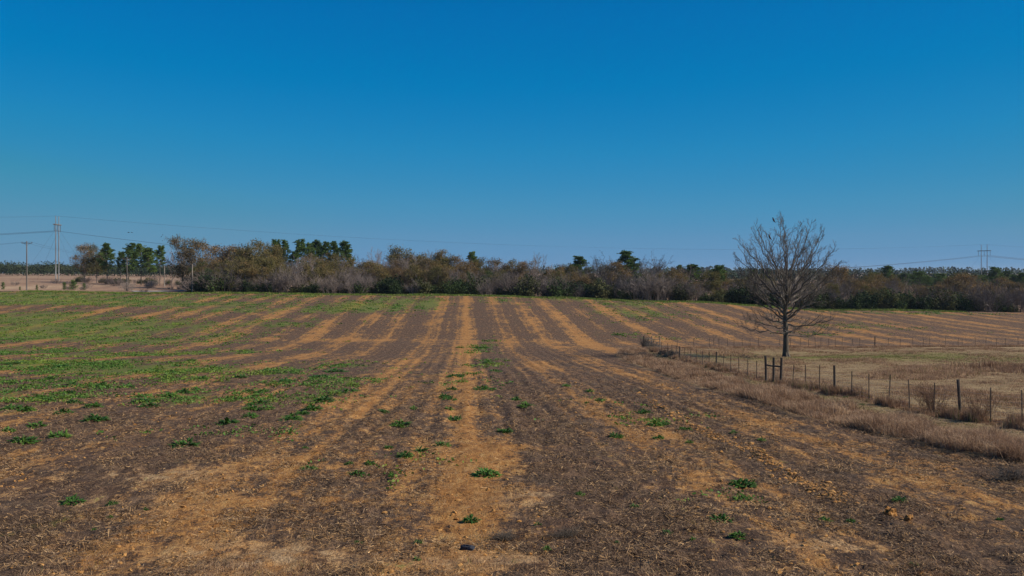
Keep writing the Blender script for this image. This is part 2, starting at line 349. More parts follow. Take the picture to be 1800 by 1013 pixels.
GBW = [(*unproj(a, b_), rx*1.25, ry*1.2, min(1.1, st*1.25)) for a, b_, rx, ry, st in GB]
def greenness(x, y):
    g = np.zeros_like(x)
    for gx, gy, rx, ry, st in GBW: g = np.maximum(g, st*np.exp(-(((x-gx)/rx)**2+((y-gy)/ry)**2)*.8))
    edge = 252-np.abs(x)*0
    g = np.maximum(g, 1.0*np.exp(-((y-249.5)/3.0)**2)*(x > -60)*(x < 75))
    g = g*ss(-.2, .5, g+fbm(x/3, y/5, 3)*.9-.55)
    return g*(y < 253)
def zones(x, y):
    wob = (fbm(x/3+2, y/3, 3)-.5)*1.6
    verge = ss(-.4, .6, x-edge_x(y)+wob*.7)*(y < 127+wob)
    ff = farfence_y(x)
    past = (x > fence_x(y))*(y < ff+wob)*1.0
    R_ = np.clip(np.maximum(verge, past), 0, 1)
    brown = ss(252, 253.5, y+wob*.4)
    br_patch = np.exp(-(((x-5)/16)**2+((y-143)/7)**2))*.8
    br_patch = np.maximum(br_patch, np.exp(-(((x-10)/9)**2+((y-133)/6)**2)))
    br_patch = np.maximum(br_patch, .7*np.exp(-((x*.03+y-146)/3)**2)*(x < 25)*(x > -40))
    S = [(480, 985, 1.6, 1.0), (60, 895, 2.2, 1.2), (250, 840, 2.0, 1.6), (830, 880, .8, 3), (930, 787, .9, .8), (1450, 960, .9, .7), (960, 880, 1.0, 1.2), (880, 990, 1.5, .6), (860, 800, .8, 4)]
    sand = np.zeros_like(x); warm = np.zeros_like(x)
    for i, (a, b_, rx, ry) in enumerate(SW):
        e = np.exp(-(((x-a)/rx)**2+((y-b_)/ry)**2)); warm = np.maximum(warm, e)
        if i not in (3, 4, 8): sand = np.maximum(sand, e)
    pgreen = np.exp(-(((x-38)/20)**2+((y-104)/11)**2))*1.2+np.exp(-(((x-15.6)/1.2)**2+((y-56)/10)**2))*.8
    pgreen = np.maximum(pgreen, .5*np.exp(-((x-15.7)/.8)**2)*(y < 120))
    return R_, greenness(x, y), np.maximum(br_patch, warm*1.3)+.75*np.exp(-((x+.0462*y)/.85)**2)*(y < 250), sand, pgreen, brown
SP = [(480, 985, 1.9, 1.3), (70, 890, 2.6, 1.3), (250, 840, 2.0, 1.6), (830, 880, .8, 3), (930, 787, .9, .8), (1450, 960, .9, .7), (960, 880, 1.0, 1.2), (880, 990, 1.5, .6), (860, 800, .8, 4)]
SW = [(*unproj(a, b_), rx, ry) for a, b_, rx, ry in SP]
X, Y = np.meshgrid(xs, ys)
Z = H(X, Y)
nr = ss(8, 13, Y)*(1-ss(50, 90, Y))
fieldm = (X < edge_x(Y))
Z = Z+nr*((fbm(X/.35, Y/.35, 4)-.5)*.16+(fbm(X/1.3+9, Y/1.6, 3)-.5)*.12)
Z = Z+np.where(fieldm, .07*np.cos(stripe_s(X, Y)*2*np.pi/1.0)*ss(20, 40, Y)*(1-ss(90, 140, Y)), 0)*(fbm(X/4, Y/9, 2))
def GH(x, y):     # height of the finished sheet, for things that stand on it
    x = np.asarray(x, float); y = np.asarray(y, float)
    ix = np.clip(np.searchsorted(xs, x)-1, 0, len(xs)-2); iy = np.clip(np.searchsorted(ys, y)-1, 0, len(ys)-2)
    fx = (x-xs[ix])/(xs[ix+1]-xs[ix]); fy = (y-ys[iy])/(ys[iy+1]-ys[iy])
    return (Z[iy, ix]*(1-fx)+Z[iy, ix+1]*fx)*(1-fy)+(Z[iy+1, ix]*(1-fx)+Z[iy+1, ix+1]*fx)*fy
ny, nx = X.shape
i = np.arange(ny-1)[:, None]*nx+np.arange(nx-1)[None]
Q = np.stack([i, i+1, i+nx+1, i+nx], -1).reshape(-1, 4)
me = mesh_from('field', np.stack([X, Y, Z], -1).reshape(-1, 3), Q, [M['ground']], smooth=True)
zr = zones(X.ravel(), Y.ravel())
for nm, (a, b_, c_) in (('zone', (0, 1, 2)), ('zone2', (3, 4, 5))):
    ca = me.color_attributes.new(nm, 'FLOAT_COLOR', 'POINT')
    arr = np.ones((len(zr[0]), 4), np.float32); arr[:, 0] = zr[a]; arr[:, 1] = zr[b_]; arr[:, 2] = zr[c_]
    ca.data.foreach_set('color', arr.ravel())
setp(ob('ground', me), 'striped stubble field, pasture and brown land running to the horizon', kind='structure')
# gravel road at the field's far left corner
mb = MB(); cl = [(-101.5, 262.5), (-95, 267), (-88, 275), (-83, 290), (-84, 312), (-95, 345)]
cp = np.array(cl); t = np.linspace(0, len(cp)-1, 60); cx = np.interp(t, range(len(cp)), cp[:, 0]); cy = np.interp(t, range(len(cp)), cp[:, 1])
T = np.stack([np.gradient(cx), np.gradient(cy)], -1); T /= np.linalg.norm(T, axis=1, keepdims=True); Nn = np.stack([-T[:, 1], T[:, 0]], -1)
V = []
for o_ in (-3, -1.5, 0, 1.5, 3):
    px_, py_ = cx+Nn[:, 0]*o_, cy+Nn[:, 1]*o_; V.append(np.stack([px_, py_, GH(px_, py_)+.12], -1))
V = np.stack(V, 1).reshape(-1, 3); i = np.arange(59)[:, None]*5+np.arange(4)[None]
mb.add(V, np.stack([i, i+1, i+6, i+5], -1).reshape(-1, 4))
setp(ob('road', mb.mesh('road', M['road'])), 'pale gravel road curving past the far left corner of the field', kind='structure')
# ------------------------------------------------------------------ trees
def grow(mb, p, d, L, r, lev, P, tips, rs):
    """one branch; P: dict per level lists"""
    n = P['n'][lev]; pts = [np.array(p, float)]; dirs = [np.array(d, float)]; seg = L/n
    for k in range(n):
        dd = dirs[-1]+rs.normal(0, P['jit'][lev], 3)+np.array([0, 0, P['up'][lev]]); dd /= np.linalg.norm(dd)
        pts.append(pts[-1]+dd*seg); dirs.append(dd)
    rad = np.linspace(r, max(r*P['tap'][lev], P['rmin']), n+1)
    mb.tube(pts, rad, P['k'][lev], cap=False)
    if lev >= P['max']:
        tips.append((pts[-1], dirs[-1])); tips.append((pts[n//2], dirs[n//2])); return
    m = P['kids'][lev]
    for c in range(m):
        t = P['start'][lev]+(1-P['start'][lev])*(c+rs.random()*.8)/m; t = min(t, .99)*n; i0 = int(t); f = t-i0
        q = pts[i0]*(1-f)+pts[i0+1]*f; dd = dirs[i0]
        a = rs.random()*2*np.pi; ref = np.cross(dd, [math.cos(a), math.sin(a), .3]); ref /= np.linalg.norm(ref)+1e-9
        ang = R(P['ang'][lev]*(.75+.5*rs.random()))
        nd = dd*math.cos(ang)+ref*math.sin(ang)
        rr = (rad[i0]*(1-f)+rad[i0+1]*f)*P['rk'][lev]
        ll = L*P['lk'][lev]*(.65+.6*rs.random())*(1-.45*t/n)
        grow(mb, q, nd, ll, rr, lev+1, P, tips, rs)
    tips.append((pts[-1], dirs[-1]))
def rand_unit(n, rs):
    v = rs.normal(0, 1, (n, 3)); return v/np.linalg.norm(v, axis=1, keepdims=True)
def leaves(mb, C0, n, spread, size, rs, flat=1.0):
    """leaf-sized quads scattered round centres"""
    C0 = np.asarray(C0); idx = rs.integers(0, len(C0), n)
    P = C0[idx]+rs.normal(0, spread, (n, 3))*np.array([1, 1, flat])
    U = rand_unit(n, rs); W = np.cross(U, rand_unit(n, rs)); W /= np.linalg.norm(W, axis=1, keepdims=True)
    s = size*(.6+.8*rs.random((n, 1))); mb.quads(P, U*s*.5, W*s*.36)
PROTO_Z = -500; SIZE = {}
def proto(name, cat, parts):
    e = empty(name, (0, 0, PROTO_Z)); e['category'] = cat; CH[e.name] = []
    vv = np.empty(len(parts[-1][1].vertices)*3, np.float32); parts[-1][1].vertices.foreach_get('co', vv); vv = vv.reshape(-1, 3)
    SIZE[e.name] = (float(np.percentile(vv[:, 2], 99.6)), 2*float(np.percentile(np.abs(vv[:, 0]), 97)))
    for pn, me in parts:
        o = ob(pn, me, e); CH[e.name].append(o)
    return e
USED = {}
def place(pr, x, y, rz, s, label, group=None, cat=None, sink=.15):
    z = float(GH(x, y))-sink
    if pr.name not in USED:
        USED[pr.name] = 1; o = pr; o.location = (x, y, z); o.rotation_euler = (0, 0, rz); o.scale = s if hasattr(s, '__len__') else (s, s, s)
    else: o = copy_tree(pr, (x, y, z), rz, s)
    o['label'] = label
    if group: o['group'] = group
    if cat: o['category'] = cat
    return o
def bare_tree(seed, h=12, dens=1.0, mat='twig', name='bare_tree'):
    rs = np.random.default_rng(seed); tr = MB(); cr = MB(); tips = []
    n = 7; pts = [np.array([0, 0, 0.])]; d = np.array([0, 0, 1.])
    for k in range(n):
        d = d+rs.normal(0, .07, 3); d[2] = abs(d[2]); d /= np.linalg.norm(d); pts.append(pts[-1]+d*h*.62/n)
    rad = np.linspace(h*.016, h*.006, n+1); rad[0] *= 1.4; tr.tube(pts, rad, 7)
    P = dict(n=[5, 4, 3, 2], jit=[.12, .16, .2, .22], up=[.09, .06, .04, .02], tap=[.35, .35, .4, .5], k=[4, 3, 3, 3], kids=[int(7*dens), int(6*dens), 5, 0],
             start=[.2, .15, .15, 0], ang=[38, 40, 42, 0], rk=[.6, .6, .65, .6], lk=[.5, .5, .55, .5], rmin=.011, max=3)
    nb = int(13*dens)
    for c in range(nb):
        t = .22+.78*c/nb; i0 = min(int(t*n), n-1); f = t*n-i0; q = pts[i0]*(1-f)+pts[i0+1]*f
        a = c*2.4+rs.random(); el = R(25+45*t+rs.normal(0, 7)); dd = np.array([math.cos(a)*math.cos(el), math.sin(a)*math.cos(el), math.sin(el)])
        L = h*(.34+.12*math.sin(t*3.1))*(.8+.4*rs.random()); grow(cr, q, dd, L, h*.0065*(1.3-t*.6), 0, P, tips, rs)
    return [('trunk', tr.mesh('bare_trunk', M['bark_pale'] if mat == 'twig' else M['bark'])), ('crown', cr.mesh('bare_crown', M[mat]))], tips
def leafy_tree(seed, h=12, w=9, leafmat='leaf_olive', nl=5200, spread=.5, size=.2, lobes=26, low=.25, twigs=True):
    """broad tree: limbs reaching to clumps spread through an uneven crown"""
    rs = np.random.default_rng(seed); tr = MB(); lf = MB()
    pts = [np.array([0, 0, 0.])]; d = np.array([0, 0, 1.])
    for k in range(6):
        d = d+rs.normal(0, .09, 3); d /= np.linalg.norm(d); pts.append(pts[-1]+d*h*.7/6)
    tr.tube(pts, np.linspace(h*.022, h*.006, 7), 6)
    cs = []
    while len(cs) < lobes:
        v = rs.uniform(-1, 1, 3); rr = np.linalg.norm(v)
        if rr > 1 or rr < .35: continue
        z = h*(low+(1-low)*(v[2]*.5+.5)); c = np.array([v[0]*w/2, v[1]*w/2, z])*np.array([1, 1, 1]); cs.append(c*(.93+.14*rs.random()))
    cen = []
    for c in cs:
        zz = c[2]*.6; i0 = min(int(zz/(h*.7)*6), 5); q = pts[i0]
        mid = (q+c)/2+rs.normal(0, .3, 3)+np.array([0, 0, .2]); tr.tube([q, mid, c], [h*.007, h*.004, .015], 4, cap=False)
        sub = c+rs.normal(0, 1, (9, 3))*np.array([w*.085, w*.085, h*.045]); cen += list(sub)
        for q2 in sub: tr.tube([mid*.4+c*.6, q2+rs.normal(0, .15, 3), q2+rs.normal(0, .4, 3)+(q2-c)*.4], [.035, .022, .012], 3, cap=False)
    leaves(lf, cen, int(nl*2.3), spread, size, rs, .8)
    return [('trunk', tr.mesh('leafy_trunk', M['bark_pale'])), ('crown', lf.mesh('leafy_crown', M[leafmat]))]
def pine_tree(seed, h=15, w=5.5, crown=.5, nl=9500, mat='needle', size=.32):
    rs = np.random.default_rng(seed); tr = MB(); lf = MB()
    pts = [np.array([0, 0, 0.])]; d = np.array([0, 0, 1.])
    for k in range(8):
        d = d+rs.normal(0, .025, 3); d /= np.linalg.norm(d); pts.append(pts[-1]+d*h*.95/8)
    pts = np.array(pts); tr.tube(pts, np.linspace(h*.013, h*.003, 9), 7)
    cen = []; nb = 46
    for c in range(nb):
        t = 1-crown+crown*(c+rs.random()*.7)/nb; zt = t*8*.98; i0 = min(int(zt), 7); f = zt-i0; q = pts[i0]*(1-f)+pts[i0+1]*f
        a = rs.random()*2*np.pi; k = (t-(1-crown))/crown
        L = w*.5*(.35+.75*math.sin(min(.97, k*.95+.12)*math.pi))*(.55+.6*rs.random())+.3
        e = q+np.array([math.cos(a)*L, math.sin(a)*L, L*(-.05+.5*k)+rs.normal(0, .25)])
        mid = (q+e)/2+np.array([0, 0, -.12*L]); tr.tube([q, mid, e], [.07, .045, .02], 4, cap=False)
        for s_ in range(3):
            e2 = e+rs.normal(0, .33, 3)*np.array([1, 1, .6])*(1+.2*w/5); cen.append(e2)
            cen.append(mid*.45+e*.55+rs.normal(0, .3, 3)); cen.append(mid*.8+e*.2+rs.normal(0, .3, 3)) if k > .35 else None
    cen = np.array(cen); idx = rs.integers(0, len(cen), nl)
    O = rand_unit(nl, rs); O[:, 2] = np.abs(O[:, 2])*.8-.15; P = cen[idx]+O*rs.random((nl, 1))**.5*np.array([.68, .68, .5])
    U = O/np.linalg.norm(O, axis=1, keepdims=True); W = np.cross(U, rand_unit(nl, rs)); W /= np.linalg.norm(W, axis=1, keepdims=True)
    s = size*(.6+.7*rs.random((nl, 1))); lf.quads(P, U*s*.5, W*s*.2)
    return [('trunk', tr.mesh('pine_trunk', M['bark'])), ('crown', lf.mesh('pine_crown', M[mat]))]
def shrub(seed, h=3, w=4, mat='leaf_dark', nl=2800, size=.17):
    rs = np.random.default_rng(seed); st = MB(); lf = MB(); cen = []
    for c in range(16):
        a = rs.random()*2*np.pi; rr = w*.5*rs.random()**.5*.85; zt = h*(.35+.6*rs.random())*(1-.35*(rr/(w*.5))**2)
        e = np.array([math.cos(a)*rr, math.sin(a)*rr, zt]); st.tube([[0, 0, 0], e*[.4, .4, .5], e], [.05, .035, .012], 4, cap=False)
        for k in range(5): cen.append(e*(.45+.6*rs.random())*np.array([1, 1, .4+.75*rs.random()])+rs.normal(0, .15*w/4, 3))
    leaves(lf, cen, nl, .3, size, rs); return [('stems', st.mesh('shrub_stems', M['bark'])), ('crown', lf.mesh('shrub_leaves', M[mat]))]
def thicket(seed, h=4, w=4, n=34):
    rs = np.random.default_rng(seed); st = MB(); tips = []
    P = dict(n=[4, 3, 2], jit=[.16, .2, .2], up=[.06, .05, .03], tap=[.4, .4, .5], k=[3, 3, 3], kids=[7, 5, 0], start=[.25, .2, 0], ang=[32, 36, 0], rk=[.6, .6, .6], lk=[.5, .5, .5], rmin=.010, max=2)
    for c in range(n):
        a = rs.random()*2*np.pi; rr = w*.35*rs.random()**.5; tilt = R(rs.random()*38)
        grow(st, (math.cos(a)*rr, math.sin(a)*rr, 0), (math.cos(a)*math.sin(tilt), math.sin(a)*math.sin(tilt), math.cos(tilt)), h*(.6+.45*rs.random()), .035, 0, P, tips, rs)
    return [('stems', st.mesh('thicket_stems', M['twig']))]
# --- the hero tree -------------------------------------------------
hx, hy = unproj(1382, 628)
def hero():
    rs = np.random.default_rng(21); tr = MB(); cr = MB(); tips = []
    hs = [0, .25, .6, 1.2, 2.2, 3.4, 4.6, 5.8, 7.2, 8.4, 9.6, 10.8, 11.9, 12.8]
    ofs = np.cumsum(rs.normal(0, .05, (len(hs), 2)), axis=0); ofs[:5] *= .5
    pts = np.array([[ofs[i, 0]+.02*h, ofs[i, 1], h] for i, h in enumerate(hs)])
    rad = [.48, .38, .32, .29, .27, .25, .225, .18, .135, .10, .075, .055, .035, .015]
    tr.tube(pts, rad, 12)
    for a in np.arange(0, 6.28, 1.1):     # root flare
        tr.tube([[math.cos(a)*.55, math.sin(a)*.55, -.12], [math.cos(a)*.3, math.sin(a)*.3, .15], [math.cos(a)*.16, math.sin(a)*.16, .7]], [.07, .13, .08], 6)
    P = dict(n=[6, 6, 5, 3], jit=[.08, .10, .13, .15], up=[.03, .05, .045, .03], tap=[.3, .3, .4, .6], k=[5, 4, 3, 3], kids=[0, 7, 4, 0], start=[.2, .16, .15, 0],
             ang=[34, 34, 34, 0], rk=[.6, .58, .6, .6], lk=[.5, .46, .5, .5], rmin=.0075, max=3)
    nb = 42
    for c in range(nb):
        u = (c+.5)/nb; a = c*2.399963+rs.normal(0, .15)
        if c < 8:      # long low limbs, level or drooping, then lifting at the ends
            zt = 2.6+3.0*c/8+rs.normal(0, .35); rt = 4.7+.9*rs.random(); z0 = 2.3+1.8*c/8
        else:
            v = (c-8+.5)/(nb-8); ct = -.35+1.34*v; rt = 5.85*(1-abs(ct)**2.4)**.5*(.9+.13*rs.random()); zt = 9.9+5.2*ct*(.95+.06*rs.random()); z0 = np.interp(v, [0, .3, .7, 1], [3.9, 5.0, 6.6, 9.0])+rs.normal(0, .35)
        q = np.array([np.interp(z0, hs, pts[:, 0]), np.interp(z0, hs, pts[:, 1]), z0])
        T3 = np.array([math.cos(a)*rt, math.sin(a)*rt, zt]); O = np.array([math.cos(a), math.sin(a), 0])
        C1 = q+O*rt*.50+np.array([0, 0, (zt-z0)*(.36 if c >= 8 else .0)]); tt = np.linspace(0, 1, 12)[:, None]
        LP = (1-tt)**2*q+2*tt*(1-tt)*C1+tt**2*T3; LP[1:-1] += rs.normal(0, .085, (10, 3))
        L = np.linalg.norm(np.diff(LP, axis=0), axis=1).sum(); r0 = np.interp(z0, [2.3, 4.5, 7, 10.5], [.075, .115, .09, .05])*(.75+.4*rs.random())
        rr = np.linspace(r0, .014, 12); rr[0] *= 1.25; cr.tube(LP, rr, 6, cap=False)
        for k in range(12 if c >= 8 else 8):
            f = .25+.74*((k+rs.random()*.7)/(12 if c >= 8 else 8))**.75; fi = f*11; i0 = int(fi); p0 = LP[i0]+(LP[min(i0+1, 11)]-LP[i0])*(fi-i0)
            dd = LP[min(i0+1, 11)]-LP[i0]; dd /= np.linalg.norm(dd); sd_ = rand_unit(1, rs)[0]; sd_[2] = abs(sd_[2])*.8; sd_ -= dd*sd_.dot(dd); sd_ /= np.linalg.norm(sd_)
            an = R(30+22*rs.random()); nd = dd*math.cos(an)+sd_*math.sin(an); l2 = (2.6*(1-f)+.75)*(.65+.5*rs.random())*min(1, L/5)
            grow(cr, p0, nd, l2, max(rr[i0]*.55, .014), 1, P, tips, rs)
        tips.append((LP[-1], dd))
    e = empty('bare_tree', (hx, hy, float(GH(hx, hy))-.1)); ob('trunk', tr.mesh('hero_trunk', M['bark'], True), e); ob('crown', cr.mesh('hero_crown', M['twig_hero']), e)
    setp(e, 'large lone leafless tree with wide branching crown standing in the fenced pasture', 'tree')
    return e, tips
hero_e, htips = hero()
# --- prototypes
pb = [proto('bare_tree', 'tree', bare_tree(100+i, 12, d)[0]) for i, d in enumerate((1, .95, 1.0, .8))]
M['twig_dark'] = simple_mat('twig_dark', [(0, (.05, .042, .036)), (.5, (.10, .085, .072)), (1, (.19, .16, .14))], .7)
pbig = [proto('bare_tree', 'tree', bare_tree(150+i, 14, .9, 'twig_dark')[0]) for i in range(2)]
po = [proto('oak_tree', 'tree', leafy_tree(200+i, 12, w_, 'leaf_olive', nl_)) for i, (w_, nl_) in enumerate(((10, 5200), (8.5, 3800), (11, 4600)))]
pr_ = [proto('oak_tree', 'tree', leafy_tree(230+i, 12, w_, 'leaf_russet', nl_, size=.18)) for i, (w_, nl_) in enumerate(((9, 2900), (8, 2100), (10, 3600)))]
pd = [proto('evergreen_tree', 'tree', leafy_tree(250+i, 9, w_, 'leaf_dark', 5200, low=.08, size=.17)) for i, w_ in enumerate((6, 7.5))]
pp = [proto('pine_tree', 'tree', pine_tree(300+i, 15, w_, c_)) for i, (w_, c_) in enumerate(((5.6, .5), (4.6, .58), (6.2, .45), (5.2, .66)))]
psd = [proto('shrub', 'shrub', shrub(400+i, 3, 4.4, 'leaf_dark')) for i in range(2)]
pso = [proto('shrub', 'shrub', shrub(410+i, 3, 4.2, 'leaf_shrub')) for i in range(2)]
pt = [proto('thicket', 'shrub', thicket(420+i)) for i in range(3)]
pyp = [proto('young_pine', 'tree', pine_tree(430, 3, 2.2, .95, 900, size=.3))]
# --- the wood: (column, row of the top, kind, width px or 0, depth m, label)
def at_col(px, d): return (px-900)/F*d
ORD = ['first', 'second', 'third', 'fourth', 'fifth', 'sixth', 'seventh', 'eighth', 'ninth', 'tenth', '11th', '12th', '13th', '14th', '15th', '16th', '17th', '18th', '19th', '20th']
def ordn(i):
    if i < len(ORD): return ORD[i]
    n = i+1; return f"{n}{'th' if 10 <= n % 100 <= 20 else {1:'st',2:'nd',3:'rd'}.get(n % 10, 'th')}"
KP = {'b': pb, 'o': po, 'r': pr_, 'd': pd, 'p': pp}
KH = {'b': 11.6, 'o': 12.2, 'r': 12.2, 'd': 9.2, 'p': 14.9}; KW = {'b': 9, 'o': 10, 'r': 9, 'd': 7, 'p': 6.2}
WOOD = [  # specimen trees
 (735, 447, 'b', 34, 292, 'bare grey tree directly right of the round green olive tree'), (858, 453, 'b', 30, 290, 'bare grey tree just right of the single dark middle pine'), (1037, 458, 'b', 34, 280, 'bare grey tree close behind the left side of the big forked bare tree'),
 (1085, 460, 'b', 30, 280, 'narrow bare tree between the forked bare tree and the round topped pine'), (1128, 455, 'b', 34, 282, 'bare tree right of the round topped pine, overlapped by the fan shaped tree'), (600, 446, 'b', 44, 284, 'bare grey tree below the rightmost pine top of the row'), (540, 448, 'b', 46, 282, 'bare grey tree below the lower pine top of the row'),
 (150, 430, 'r', 42, 372, 'russet tree at the left end of the pine group near the tall power line'), (170, 433, 'o', 30, 366, 'olive brown tree touching the left pine of the small group'),
 (189, 430, 'p', 26, 352, 'slender pine just right of the russet tree in the left group'), (212, 444, 'p', 16, 356, 'shortest pine of the left group'), (226, 430, 'p', 26, 349, 'pine directly behind the low utility pole in the left group'),
 (248, 431, 'p', 30, 352, 'broad dark pine in the middle of the left group'), (264, 438, 'p', 26, 338, 'pine with low branches standing forward in the left group'), (281, 434, 'p', 22, 351, 'rightmost pine of the left group before the russet oak'),
 (322, 419, 'r', 50, 305, 'tall orange brown oak left of the wood, left of the pair'), (345, 424, 'r', 42, 300, 'orange brown oak left of the wood, right of the pair'), (302, 436, 'b', 26, 315, 'thin half bare tree on the left side of the tall orange brown oak'),
 (383, 432, 'r', 64, 285, 'russet and olive oak with rounded top at the left end of the wood'), (412, 433, 'r', 50, 290, 'russet oak beside the rounded oak at the left end of the wood'), (450, 426, 'o', 64, 282, 'highest olive oak left of the pine tops'), (478, 432, 'o', 50, 288, 'olive oak just below the leftmost pine tops'),
 (488, 424, 'p', 20, 330, 'leftmost pine top rising over the wood'), (505, 425, 'p', 16, 332, 'small pine top, second of the row above the wood'), (523, 424, 'p', 30, 328, 'broad round pine top, third of the row above the wood'), (543, 430, 'p', 22, 330, 'lower pine top between two broad ones above the wood'),
 (556, 425, 'p', 18, 335, 'narrow pine top left of the dense pair above the bare thicket'), (572, 428, 'p', 22, 328, 'dense dark pine top above the bare thicket'), (586, 427, 'p', 22, 333, 'airy pine top next to the dense dark one above the bare thicket'), (609, 427, 'p', 30, 326, 'rightmost pine top of the row above the bare thicket'),
 (662, 437, 'b', 26, 318, 'thin bare tree poking above the wood between pine tops and round green oak'), (706, 435, 'o', 56, 300, 'round green olive tree rising at the centre left of the wood'), (755, 441, 'b', 26, 300, 'bare grey top right of the round olive tree'),
 (775, 443, 'o', 44, 296, 'olive tree top right of the bare grey top'), (803, 450, 'r', 40, 292, 'russet tree just above the straight orange stripe of the field'), (829, 445, 'p', 24, 300, 'single dark pine near the middle of the wood'), (843, 456, 'o', 36, 290, 'olive tree right of the single middle pine'),
 (875, 456, 'r', 44, 292, 'reddish brown tree right of centre in the wood'), (903, 459, 'o', 40, 290, 'dull olive tree right of the reddish brown tree'), (926, 460, 'r', 32, 286, 'small russet tree left of the slim bare top'), (946, 446, 'b', 20, 300, 'slim bare tree standing above the low part of the wood'), (975, 468, 'r', 36, 285, 'low russet tree right of the slim bare top'),
 (1000, 466, 'o', 36, 290, 'low olive tree left of the pine with spreading top'), (1023, 453, 'p', 40, 300, 'spreading pine left of the forked bare tree'), (1060, 445, 'b', 60, 272, 'big forked bare tree with a thick trunk at the wood edge'), (1102, 444, 'p', 44, 290, 'tall round topped pine between the two big bare trees'),
 (1150, 444, 'b', 60, 272, 'big bare tree with fan shaped crown right of the round topped pine'), (1182, 472, 'r', 30, 285, 'low russet tree right of the fan shaped bare tree'), (1197, 468, 'p', 26, 300, 'left one of the low pines right of the bare trees'), (1222, 467, 'p', 32, 300, 'middle one of the low pines right of the bare trees'), (1262, 468, 'p', 30, 295, 'dense low pine standing at the gap in the wood'),
 (1320, 476, 'p', 26, 300, 'small pine behind the left branches of the lone bare tree'), (1350, 476, 'p', 26, 300, 'small pine seen through the branches of the lone bare tree'), (1290, 492, 'b', 34, 275, 'low bare tree below the gap in the wood'),
 (1472, 467, 'r', 40, 285, 'brown leaved tree just right of the lone bare tree'), (1503, 468, 'b', 42, 290, 'bare tree between the brown leaved tree and the right end pines'), (1530, 481, 'o', 36, 285, 'olive tree left of the far pines at right'), 
 (1557, 469, 'p', 26, 470, 'tallest far pine with sloping top right of the lone tree'), (1692, 482, 'r', 84, 280, 'broad russet crown in front of the two right power poles'), (1755, 471, 'p', 30, 460, 'tall pine just right of the two right power poles'),
]
for i, (px, top, k, wpx, d, lab) in enumerate(WOOD):
    x = at_col(px, d); z = float(GH(x, d)); h = (HZ-top)/F*d-z
    if k == 'p' and h < 6: h = 6
    pr = KP[k][i % len(KP[k])] if not (k == 'b' and wpx >= 60) else pbig[i % 2]; PH, PW = SIZE[pr.name]
    sz = h/PH*1.04; sw = min(max(wpx/F*d/PW, sz*.6), sz*1.5)
    place(pr, x, d, i*1.9, (sw, sw, sz), lab, 'specimen trees of the wood' if False else None)
# filling trees of the wood (front and middle rows)
rs = np.random.default_rng(5)
top_c = [340, 380, 440, 480, 520, 620, 660, 706, 760, 800, 850, 900, 950, 1000, 1060, 1100, 1150, 1200, 1260, 1300, 1380, 1440, 1480, 1540, 1620, 1690, 1750, 1800, 1900]
top_r = [478, 462, 458, 462, 466, 466, 470, 462, 466, 470, 470, 474, 478, 478, 478, 476, 478, 486, 488, 497, 500, 498, 488, 496, 497, 492, 500, 502, 502]
kinds_at = lambda px: (['o', 'r', 'd', 'b'] if px < 480 else ['b', 'b', 'b', 'o'] if px < 640 else ['r', 'o', 'b', 'r', 'b'] if px < 820 else ['b', 'r', 'b', 'b', 'o', 'd'] if px < 1180 else ['b', 'b', 'r', 'o', 'b'])
fill = []
for row, (d0, step, dr) in enumerate(((262, 15, 0), (272, 17, -6), (284, 20, -13), (298, 24, -20))):
    px = 352 if row == 0 else 345
    while px < 1860:
        d = d0+rs.random()*7; base = np.interp(px, top_c, top_r)
        top = base+(8 if px > 820 else 3)-row*6.5+rs.normal(0, 7)
        kk = kinds_at(px); k = kk[rs.integers(len(kk))]
        fill.append((px, top, k, d, row)); px += step*(.7+.6*rs.random())
fill.sort()
cnt = {}
nm_k = {'b': 'bare grey', 'o': 'olive leaved', 'r': 'brown leaved', 'd': 'dark evergreen'}
def section(px):
    return ('at the left end of the wood' if px < 480 else 'in the wood below the pine tops' if px < 640 else 'in the wood left of centre' if px < 820 else 'in the wood right of centre' if px < 1050 else 'near the two big bare trees' if px < 1190 else 'in the wood behind the lone tree' if px < 1480 else 'at the right end of the wood')
for (px, top, k, d, row) in fill:
    x = at_col(px, d); z = float(GH(x, d)); h = max((HZ-top)/F*d-z, 3.5); pr = KP[k][rs.integers(len(KP[k]))]; sz = h/SIZE[pr.name][0]; sw = sz*(.75+.4*rs.random())
    key = (k, section(px)); j = cnt.get(key, 0); cnt[key] = j+1
    place(pr, x, d, rs.random()*6.28, (sw, sw, sz), f"{nm_k[k]} tree, {ordn(j)} of its kind from left, {section(px)}", 'mixed trees of the wood beyond the field')
# undergrowth along the foot of the wood
px = 338
while px < 1850:
    d = 256.5+rs.random()*5; x = at_col(px, d)
    r_ = rs.random(); pr = (psd if r_ < .42 else pso if r_ < .68 else pt)[rs.integers(2)]
    s = .8+1.2*rs.random()**1.5; nmk = {'shrub': 'evergreen shrub' if r_ < .42 else 'olive shrub', 'thicket': 'leafless thicket'}[('thicket' if r_ >= .68 else 'shrub')]
    place(pr, x, d, rs.random()*6.28, (s*1.1, s*1.1, s), f"{'dark ' if r_ < .42 else ''}{nmk}, {ordn(cnt.setdefault(nmk, 0))} from left, in undergrowth at the foot of the wood", f'{nmk}s at the foot of the wood')
    cnt[nmk] += 1; px += 7+8*rs.random()
# far pines at right behind the wood
n_fp = 0
for px in np.arange(1535, 1830, 9.5):
    px = px+rs.normal(0, 3); d = 430+rs.random()*60
    if abs(px-1557) < 6 or abs(px-1755) < 6: continue
    x = at_col(px, d); z = float(GH(x, d)); top = 481+rs.normal(0, 3.5); h = (HZ-top)/F*d-z; s = h/15
    place(pp[rs.integers(4)], x, d, rs.random()*6.28, (max(s*1.4, .95), max(s*1.4, .95), s), f"{ordn(n_fp)} pine from left in the far row behind the wood's right end", 'far pines behind the right end of the wood'); n_fp += 1
